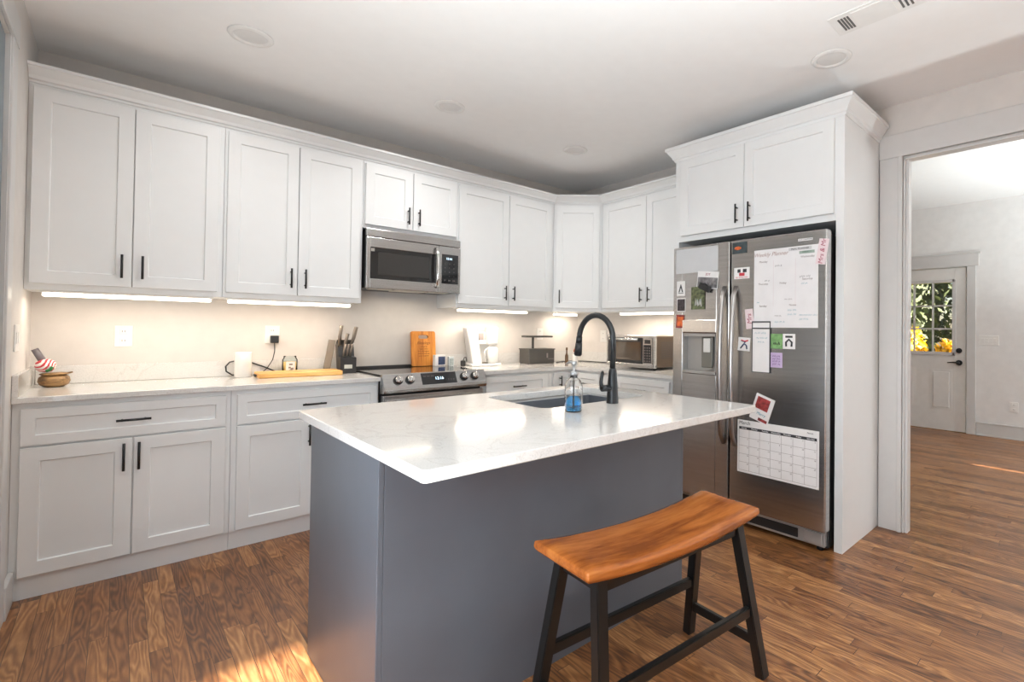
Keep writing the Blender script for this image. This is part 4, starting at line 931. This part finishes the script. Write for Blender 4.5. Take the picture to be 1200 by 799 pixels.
b = MB(); b.box(-0.088, 0.088, -0.182, 0.182, -0.006, -0.0005, 0.002); b.box(-0.070, 0.070, -0.075, 0.085, -0.009, -0.005, 0.002); b.done('frame', mat('trim_ring_white', (0.80, 0.79, 0.775), 0.35), t)
for y in (0.142, 0.129, 0.116, 0.103, -0.100, -0.118, -0.136):
    b = MB(); b.box(-0.056, 0.056, y-0.0042, y+0.0042, -0.0085, -0.0055, 0.001); b.done('slot', mat('vent_shadow_gap', (0.12, 0.115, 0.11), 0.7), t)

# ------------------------------------------------------------------ outlets, switch
def plate(name, label, cat, loc, rz, w_, h_, holes):
    t = thing(name, label, cat, loc, rz)
    b = MB(); b.box(-w_/2, w_/2, -0.006, -0.0005, -h_/2, h_/2, 0.002); b.done('plate', m_white, t)
    for (x, z) in holes:
        b = MB(); b.box(x-0.017, x+0.017, -0.009, -0.0058, z-0.026 if name == 'light_switch' else z-0.015, z+0.026 if name == 'light_switch' else z+0.015, 0.002)
        if name != 'light_switch':
            for xx in (-0.006, 0.006): b.box(x+xx-0.0012, x+xx+0.0012, -0.0094, -0.0088, z-0.004, z+0.006, mi=1)
        b.done('rocker' if name == 'light_switch' else 'receptacle', [m_white, m_ink], t)
    return t
plate('wall_outlet', 'white double outlet on the back wall above the left worktop', 'outlet', (-3.629, 0, 1.182), 0, 0.078, 0.122, [(0, 0.027), (0, -0.027)])
plate('wall_outlet', 'white outlet with a black adapter plugged in, above the cutting board', 'outlet', (-2.878, 0, 1.192), 0, 0.088, 0.122, [(0, 0.027), (0, -0.027)])
plate('wall_outlet', 'small white outlet behind the black herb grower', 'outlet', (-0.538, 0, 1.20), 0, 0.078, 0.115, [(0, 0.027), (0, -0.027)])
plate('wall_outlet', 'white outlet on the right wall left of the toaster oven', 'outlet', (XR, -0.40, 1.185), -PI/2, 0.09, 0.12, [(0, 0.027), (0, -0.027)])
plate('light_switch', 'white light switch plate on the left wall under the wall cabinet', 'switch', (XL, -0.55, 1.185), PI/2, 0.12, 0.122, [(-0.024, 0), (0.024, 0)])
plate('light_switch', 'white four-gang switch plate right of the garden door', 'switch', (XF, -2.952, 1.178), -PI/2, 0.19, 0.122, [(-0.06, 0), (-0.02, 0), (0.02, 0), (0.06, 0)])
plate('wall_outlet', 'white outlet low on the far wall above the baseboard', 'outlet', (XF, -3.19, 0.385), -PI/2, 0.078, 0.122, [(0, 0.027), (0, -0.027)])
t = thing('power_adapter', 'small black plug adapter in the outlet above the cutting board', 'adapter', (-2.868, -0.0095, 1.160))
b = MB(); b.box(-0.024, 0.024, -0.032, 0, -0.026, 0.026, 0.004); b.done('adapter_body', m_blackpl, t)
b = MB(); b.tube([(0.0, -0.018, -0.024), (0.002, -0.020, -0.08), (-0.012, -0.034, -0.14), (-0.045, -0.042, -0.195), (-0.09, -0.055, -0.234)], 0.0028, 8); b.done('cord', m_rubber, t)

# ------------------------------------------------------------------ things on the left worktop
ZT = CZ1+0.0004
t = thing('carved_pot', 'squat brown carved wooden pot with a lid in the left corner', 'pot', (-3.893, -0.165, ZT))
b = MB(); b.lathe([(0, 0), (0.035, 0), (0.054, 0.012), (0.061, 0.030), (0.057, 0.050), (0.044, 0.062), (0.040, 0.060), (0, 0.060)], seg=36); b.done('bowl', m_potwood, t)
b = MB(); b.lathe([(0, 0.063), (0.052, 0.063), (0.056, 0.068), (0.045, 0.073), (0.0, 0.076)], seg=36); b.cyl((0.045, 0, 0.068), (0.068, 0.0, 0.074), 0.005, 0.004); b.done('lid', m_potwood, t)
def stripes():
    m = bpy.data.materials.new('red_white_stripes'); m.use_nodes = True; nt = m.node_tree; L = nt.links.new; b = nt.nodes['Principled BSDF']; b.inputs['Roughness'].default_value = 0.7
    tc = N(nt, 'ShaderNodeTexCoord'); mp = N(nt, 'ShaderNodeMapping'); L(tc.outputs['Object'], mp.inputs[0]); mp.inputs['Rotation'].default_value = (0.3, 0.6, 0.4)
    wv = N(nt, 'ShaderNodeTexWave'); wv.wave_type = 'RINGS'; wv.inputs['Scale'].default_value = 26; wv.inputs['Distortion'].default_value = 1.0; L(mp.outputs[0], wv.inputs['Vector'])
    rp = N(nt, 'ShaderNodeValToRGB'); rp.color_ramp.interpolation = 'CONSTANT'; e = rp.color_ramp.elements; e[0].color = S(190, 50, 60)+(1,); e[1].position = 0.45; e[1].color = (0.85, 0.82, 0.78, 1)
    L(wv.outputs['Fac'], rp.inputs[0]); L(rp.outputs[0], b.inputs['Base Color']); return m
t = thing('striped_ornament', 'red and white striped rolled cloth with a grey tube, lying on the brown pot', 'ornament', (-3.925, -0.170, ZT+0.0765))
b = MB(); b.lathe([(0, 0), (0.022, 0.004), (0.036, 0.018), (0.040, 0.036), (0.034, 0.056), (0.018, 0.068), (0, 0.071)], seg=28); b.done('striped_cloth', stripes(), t)
b = MB(); b.cyl((-0.008, 0, 0.055), (-0.040, 0, 0.122), 0.016, 0.014); b.done('grey_tube', mat('grey_tube', S(110, 104, 108), 0.5), t)
b = MB(); b.tube([(0.005, -0.032, 0.008), (0.02, -0.036, 0.016), (0.026, -0.034, 0.03)], 0.007, 8); b.done('green_leaf', mat('felt_green', S(40, 110, 60), 0.7), t)
t = thing('cup', 'tall plain white cup left of the bamboo cutting board, in front of the black cable', 'cup', (-3.062, -0.135, ZT))
b = MB(); b.lathe([(0, 0), (0.042, 0), (0.047, 0.005), (0.0475, 0.155), (0.0465, 0.161), (0.0445, 0.160), (0.043, 0.012), (0, 0.010)], seg=36); b.done('cup_body', m_ceramic, t)
b = MB(); b.tube([(-3.06, -0.060, ZT+0.005), (-3.11, -0.060, ZT+0.010), (-3.140, -0.052, ZT+0.035), (-3.142, -0.045, ZT+0.065), (-3.12, -0.038, ZT+0.092), (-3.07, -0.032, ZT+0.103), (-3.0, -0.028, ZT+0.085), (-2.92, -0.027, ZT+0.05), (-2.84, -0.027, ZT+0.008), (-2.72, -0.028, ZT+0.005), (-2.59, -0.030, ZT+0.005)], 0.0045, 8)
tag(b.done('loose_cable', m_rubber), 'loose black cord running behind the white cup and the candle jar', 'cable')
t = thing('cutting_board', 'bamboo cutting board lying flat on the left worktop', 'cutting board', (-2.758, -0.222, ZT), math.radians(-3))
b = MB(); b.box(-0.245, 0.245, -0.105, 0.105, 0, 0.030, 0.005, seg=3); b.done('board', m_bamboo, t)
b = MB(); b.box(-0.258, -0.244, -0.03, 0.03, 0.006, 0.020, 0.005); b.done('handle', m_ink, t)
t = thing('jar_candle', 'yellow jar candle with a printed label behind the flat cutting board', 'candle', (-2.785, -0.084, ZT))
b = MB(); b.lathe([(0, 0), (0.042, 0), (0.046, 0.006), (0.046, 0.100), (0.038, 0.112), (0.038, 0.125), (0.0365, 0.125), (0.0365, 0.111), (0.0440, 0.099), (0.0440, 0.006), (0, 0.004)], seg=36); b.done('jar', m_glass, t)
b = MB(); b.lathe([(0, 0.0045), (0.0435, 0.0065), (0.0435, 0.085), (0.0, 0.083)], seg=36); b.done('wax', m_wax, t)
b = MB()
for k in range(9):
    a0 = math.radians(-112+k*8-20); a1 = math.radians(-104+k*8-20); R_ = 0.0468
    b.quad([(R_*math.cos(a0), R_*math.sin(a0), 0.022), (R_*math.cos(a1), R_*math.sin(a1), 0.022), (R_*math.cos(a1), R_*math.sin(a1), 0.088), (R_*math.cos(a0), R_*math.sin(a0), 0.088)])
b.done('jar_label', m_paper, t)
b = MB()
for (a, z, ww, hh) in ((-92, 0.070, 0.020, 0.010), (-100, 0.048, 0.014, 0.012), (-84, 0.040, 0.018, 0.014), (-92, 0.030, 0.02, 0.005)):
    x = 0.0474*math.cos(math.radians(a-3)); y = 0.0474*math.sin(math.radians(a-3)); b.box(x-ww/2, x+ww/2, y-0.001, y+0.001, z-hh/2, z+hh/2)
b.done('label_print', m_inkgrey, t)
# knife block
t = thing('knife_block', 'dark knife block with grey handled knives beside the stove', 'knife block', (-2.448, -0.172, ZT), math.radians(-6))
b = MB(); b.prism([(-0.085, 0), (0.03, 0), (0.095, 0.195), (0.050, 0.235), (0.0, 0.185), (-0.02, 0.118), (-0.085, 0.112)], 'x', -0.052, 0.052); b.box(-0.052, 0.052, 0.02, 0.085, 0, 0.02)
b.done('block', mat('dark_block', (0.016, 0.014, 0.014), 0.4), t)
b = MB(); b.box(-0.026, 0.026, -0.0868, -0.0848, 0.035, 0.062); b.done('front_label', mat('silver_label', (0.5, 0.5, 0.45), 0.4), t)
m_kh = mat('knife_handle_grey', (0.20, 0.165, 0.135), 0.35, metal=0.3)
for k, x in enumerate((-0.026, -0.004, 0.018)):
    b = MB(); b.tube([(x, -0.045, 0.114), (x+0.004, -0.058, 0.165), (x+0.012, -0.066, 0.208)], [0.006, 0.009, 0.008], 10); b.done('steak_knife', m_kh, t)
for k, (x, L_, r_) in enumerate(((-0.040, 0.160, 0.015), (-0.012, 0.115, 0.014), (0.030, 0.150, 0.016))):
    z0_ = 0.180 if k != 1 else 0.165; b = MB(); b.tube([(x, 0.020 if k != 1 else -0.004, z0_-0.01), (x-0.002+0.012*k, 0.004, z0_+L_*0.5), (x+0.006+0.014*k, -0.012, z0_+L_)], [r_*0.75, r_, r_*1.1], 12, flat=0.7); b.done('chef_knife', m_kh, t)
t = thing('leaning_board', 'slim grey knife sharpener board leaning left of the knife block', 'sharpener', (-2.560, -0.105, ZT), math.radians(-6))
b = MB(); b.box(-0.022, 0.022, -0.012, 0.012, 0, 0.235, 0.003, rot=Matrix.Rotation(math.radians(9), 3, 'Y'), piv=(0, 0, 0)); o = b.done('board', mat('grey_wood_board', (0.25, 0.21, 0.17), 0.5), t); o.location = (0, 0, 0.0035)

# things on the stove: upright board, photo box
t = thing('cutting_board', 'upright bamboo cutting board with hand hole leaning on the wall behind the stove', 'cutting board', (-1.806, -0.062, 0.9325), 0, rot=(math.radians(-6), 0, 0))
t.location = (-1.806, -0.075, 0.934)
b = slab(rounded_rect(-0.106, 0.106, 0.0, 0.288, 0.016, 5), rounded_rect(-0.042, 0.042, 0.226, 0.256, 0.0145, 6), -0.008, 0.008, 0.002)
o = b.done('board', m_bamboo_up, t); o.rotation_euler = (PI/2, 0, 0)
# object-space grain runs along local y of the rotated board
o.data.transform(Matrix.Rotation(PI/2, 4, 'X')); o.rotation_euler = (0, 0, 0)
m_burn = mat('burnt_engraving', S(120, 70, 25), 0.6)
text('engraving', 'Blessings', 0.032, m_burn, t, (0.0, -0.0085, 0.190), shear=0.3)
for k, tx in enumerate(('a recipe for', 'happy homes', 'love and laughter', 'kindness each day', 'gather together')):
    text('engraving', tx, 0.014, m_burn, t, (0.0, -0.0085, 0.160-0.019*k))
t = thing('photo_box', 'small white box with a navy picture on the back of the stove', 'box', (-1.688, -0.110, 0.933), math.radians(10))
b = MB(); b.box(-0.052, 0.052, -0.016, 0.016, 0, 0.092, 0.002); b.done('box', m_paper, t)
b = MB(); b.box(-0.020, 0.048, -0.0172, -0.0158, 0.010, 0.078); b.done('picture', m_navy, t)
t = thing('glass_block', 'small clear box beside the navy picture box', 'box', (-1.568, -0.085, ZT), 0)
b = MB(); b.box(-0.024, 0.024, -0.014, 0.014, 0, 0.085, 0.003); b.done('block', mat('frosted_acrylic', (0.62, 0.66, 0.68), 0.15), t)
b = MB(); b.box(-0.018, 0.018, -0.0152, -0.0138, 0.012, 0.07); b.done('picture', mat('grey_green_print', S(150, 160, 160), 0.5, var=0.4, scale=80), t)

# coffee maker: two white towers, carafe
t = thing('coffee_maker', 'white drip coffee maker with a thermal carafe right of the stove', 'coffee maker', (-1.285, -0.155, ZT), math.radians(-12))
b = MB(); b.box(-0.135, 0.135, -0.085, 0.085, 0, 0.022, 0.008, seg=3); b.done('base', m_white, t)
b = MB(); b.box(-0.118, -0.030, -0.055, 0.07, 0.012, 0.350, 0.012, seg=3, rot=Matrix.Rotation(math.radians(-10), 3, 'Y'), piv=(-0.074, 0, 0.012)); b.done('water_tank', m_white, t)
b = MB(); b.box(0.028, 0.112, -0.065, 0.07, 0.185, 0.345, 0.018, seg=3); b.box(-0.085, 0.05, 0.012, 0.06, 0.185, 0.225, 0.008); b.box(-0.07, 0.06, 0.05, 0.075, 0.02, 0.30, 0.01); b.done('brew_head', m_white, t)
b = MB(); b.box(-0.030, 0.012, 0.040, 0.0505, 0.225, 0.290, 0.002); b.done('display', mat('grey_screen', S(170, 160, 158), 0.3), t)
b = MB(); b.lathe([(0, 0.024), (0.045, 0.024), (0.052, 0.035), (0.052, 0.13), (0.045, 0.16), (0.03, 0.175), (0.0, 0.180)], (0.075, -0.015, 0), 32); b.done('carafe', m_ceramic, t)
b = MB(); b.tube([(0.028, -0.03, 0.155), (0.0, -0.042, 0.14), (-0.008, -0.045, 0.09), (0.02, -0.035, 0.06)], 0.0065, 10); b.done('carafe_handle', m_ceramic, t)
b = MB(); b.lathe([(0, 0.023), (0.028, 0.023), (0.030, 0.030), (0, 0.034)], (0.0, -0.035, 0), 24); b.done('drip_ring', mat('olive_dark', (0.08, 0.06, 0.03), 0.3), t)
t = thing('wall_plug', 'small black plug and cord on the worktop left of the coffee maker', 'plug', (-1.470, -0.120, ZT))
b = MB(); b.box(-0.016, 0.016, -0.02, 0.02, 0, 0.05, 0.006); b.tube([(0, 0, 0.045), (0.012, 0.0, 0.075), (0.03, 0.005, 0.078), (0.042, 0.01, 0.04)], 0.004, 8); b.done('plug_body', m_blackpl, t)
# herb grower
t = thing('herb_grower', 'charcoal countertop herb grower with a flat T-shaped lamp', 'planter', (-0.700, -0.170, ZT), math.radians(-4))
b = MB(); b.box(-0.150, 0.150, -0.085, 0.085, 0, 0.138, 0.012, seg=3); b.box(-0.154, 0.154, -0.089, 0.089, 0.132, 0.142, 0.004); b.done('tank', m_charcoal, t)
b = MB(); b.box(-0.060, -0.042, -0.012, 0.006, 0.1425, 0.248, 0.003); b.done('post', m_charcoal, t)
b = MB(); b.box(-0.148, 0.148, -0.055, 0.055, 0.2485, 0.266, 0.006); b.done('lamp_bar', m_charcoal, t)
b = MB(); b.box(0.050, 0.066, -0.0902, -0.088, 0.055, 0.10); b.done('level_window', m_inkgrey, t)
text('maker_badge', 'AeroGarden', 0.014, m_inkgrey, t, (0.105, -0.0862, 0.045))
# corner bottles
t = thing('pepper_mill', 'slim brown bottle with a white label in the worktop corner', 'bottle', (-0.420, -0.285, ZT))
b = MB(); b.lathe([(0, 0), (0.016, 0), (0.017, 0.004), (0.017, 0.07), (0.008, 0.092), (0.007, 0.125), (0.010, 0.126), (0.010, 0.15), (0, 0.152)], seg=24); b.done('bottle_body', mat('brown_glass', (0.10, 0.05, 0.02), 0.15), t)
t = thing('sauce_bottle', 'small white bottle with orange top in the worktop corner', 'bottle', (-0.330, -0.310, ZT))
b = MB(); b.lathe([(0, 0), (0.026, 0), (0.028, 0.005), (0.028, 0.085), (0.014, 0.105), (0, 0.105)], seg=24); b.done('bottle_body', m_ceramic, t)
b = MB(); b.lathe([(0, 0.1055), (0.016, 0.1055), (0.018, 0.115), (0.012, 0.135), (0, 0.139)], seg=20); b.done('cap', m_orange, t)
b = MB(); b.tube([(-0.51, -0.235, ZT+0.005), (-0.44, -0.20, ZT+0.005), (-0.30, -0.18, ZT+0.005), (-0.17, -0.25, ZT+0.005), (-0.12, -0.42, ZT+0.005), (-0.10, -0.62, ZT+0.005)], 0.0045, 8)
tag(b.done('loose_cable', m_rubber), 'dark cord lying on the worktop in the far corner', 'cable')
# toaster oven: local x to the right, front faces -y; front plane at world x = -0.42
t = thing('toaster_oven', 'silver toaster oven with wide dark window on the right worktop', 'toaster oven', (-0.445, -0.86, ZT), -PI/2)
W_, H_, D_ = 0.555, 0.265, 0.36
b = MB(); b.box(0.006, W_-0.006, 0.02, D_, 0.022, H_+0.02, 0.012, seg=3)
b.done('body', mat('toaster_dark_side', (0.07, 0.05, 0.035), 0.35, metal=0.5), t)
b = MB()
for k in range(11): b.box(W_-0.0062, W_-0.0045, 0.08, 0.26, 0.10+0.013*k, 0.104+0.013*k)
b.done('side_louvres', m_ink, t)
b = MB(); x1 = W_-0.02
b.box(0, 0.02, 0, 0.022, 0.025, H_+0.022, 0.006); b.box(W_-0.03, W_, -0.006, 0.03, 0.015, H_+0.024, 0.012, seg=3); b.box(0, W_, 0, 0.022, H_-0.0, H_+0.024, 0.006); b.box(0, W_, -0.004, 0.022, 0.015, 0.05, 0.006); b.done('front_frame', m_steel, t)
b = MB(); b.box(0.018, W_-0.135, 0.002, 0.02, 0.048, H_+0.002, 0.003); d = b.done('door', m_blackpl, t)
b = MB(); b.box(0.045, W_-0.155, -0.001, 0.004, 0.075, H_-0.035, 0.002); b.done('window', mat('amber_dark_glass', (0.09, 0.065, 0.045), 0.08, coat=0.5), d)
b = MB(); b.cyl((0.05, -0.030, H_-0.012), (W_-0.16, -0.030, H_-0.012), 0.011)
for x in (0.07, W_-0.18): b.cyl((x, -0.03, H_-0.012), (x, 0.003, H_-0.012), 0.007)
b.done('handle', m_chrome, d)
b = MB(); b.box(W_-0.132, W_-0.032, -0.002, 0.02, 0.045, H_+0.002, 0.003); cp = b.done('control_panel', m_steel, t)
b = MB(); b.box(W_-0.122, W_-0.042, -0.0035, -0.0018, 0.06, H_-0.055, 0.001); b.done('keypad', m_blackpl, cp)
b = MB(); b.box(W_-0.112, W_-0.052, -0.0035, -0.0018, H_-0.045, H_-0.012, 0.001); b.done('display', m_bglass, cp)
for i in range(6):
    for j in range(3):
        b = MB(); b.cyl((W_-0.107+0.025*j, -0.0034, 0.075+0.022*i), (W_-0.107+0.025*j, -0.0055, 0.075+0.022*i), 0.0055, seg=10); b.done('button', m_inkgrey, cp)
for x in (0.04, W_-0.04):
    for y in (0.05, D_-0.04): b = MB(); b.cyl((x, y, 0), (x, y, 0.0225), 0.014); b.done('foot', m_blackpl, t)

# stands for the added uplights, outside the view
for (x, y, lb) in ((-3.2, -4.70, 'added unseen uplighter brightening the ceiling, close behind the camera'), (2.3, -4.80, 'added unseen uplighter brightening the ceiling of the next room'), (-3.5, -3.40, 'added unseen uplighter brightening the ceiling, by the left window'), (-3.3, -5.80, 'added unseen uplighter brightening the ceiling, farthest behind the camera')):
    t = thing('added_uplight_stand', lb, 'lamp', (x, y, 0))
    b = MB(); b.lathe([(0, 0), (0.14, 0), (0.14, 0.015), (0.02, 0.03), (0.012, 0.04), (0.012, 0.18), (0, 0.18)], seg=28); b.done('stand', m_black, t)
    b = MB(); b.lathe([(0.012, 0.18), (0.12, 0.20), (0.24, 0.285), (0.235, 0.285), (0.11, 0.21), (0.012, 0.19)], seg=32); b.done('lamp_shade', m_black, t)
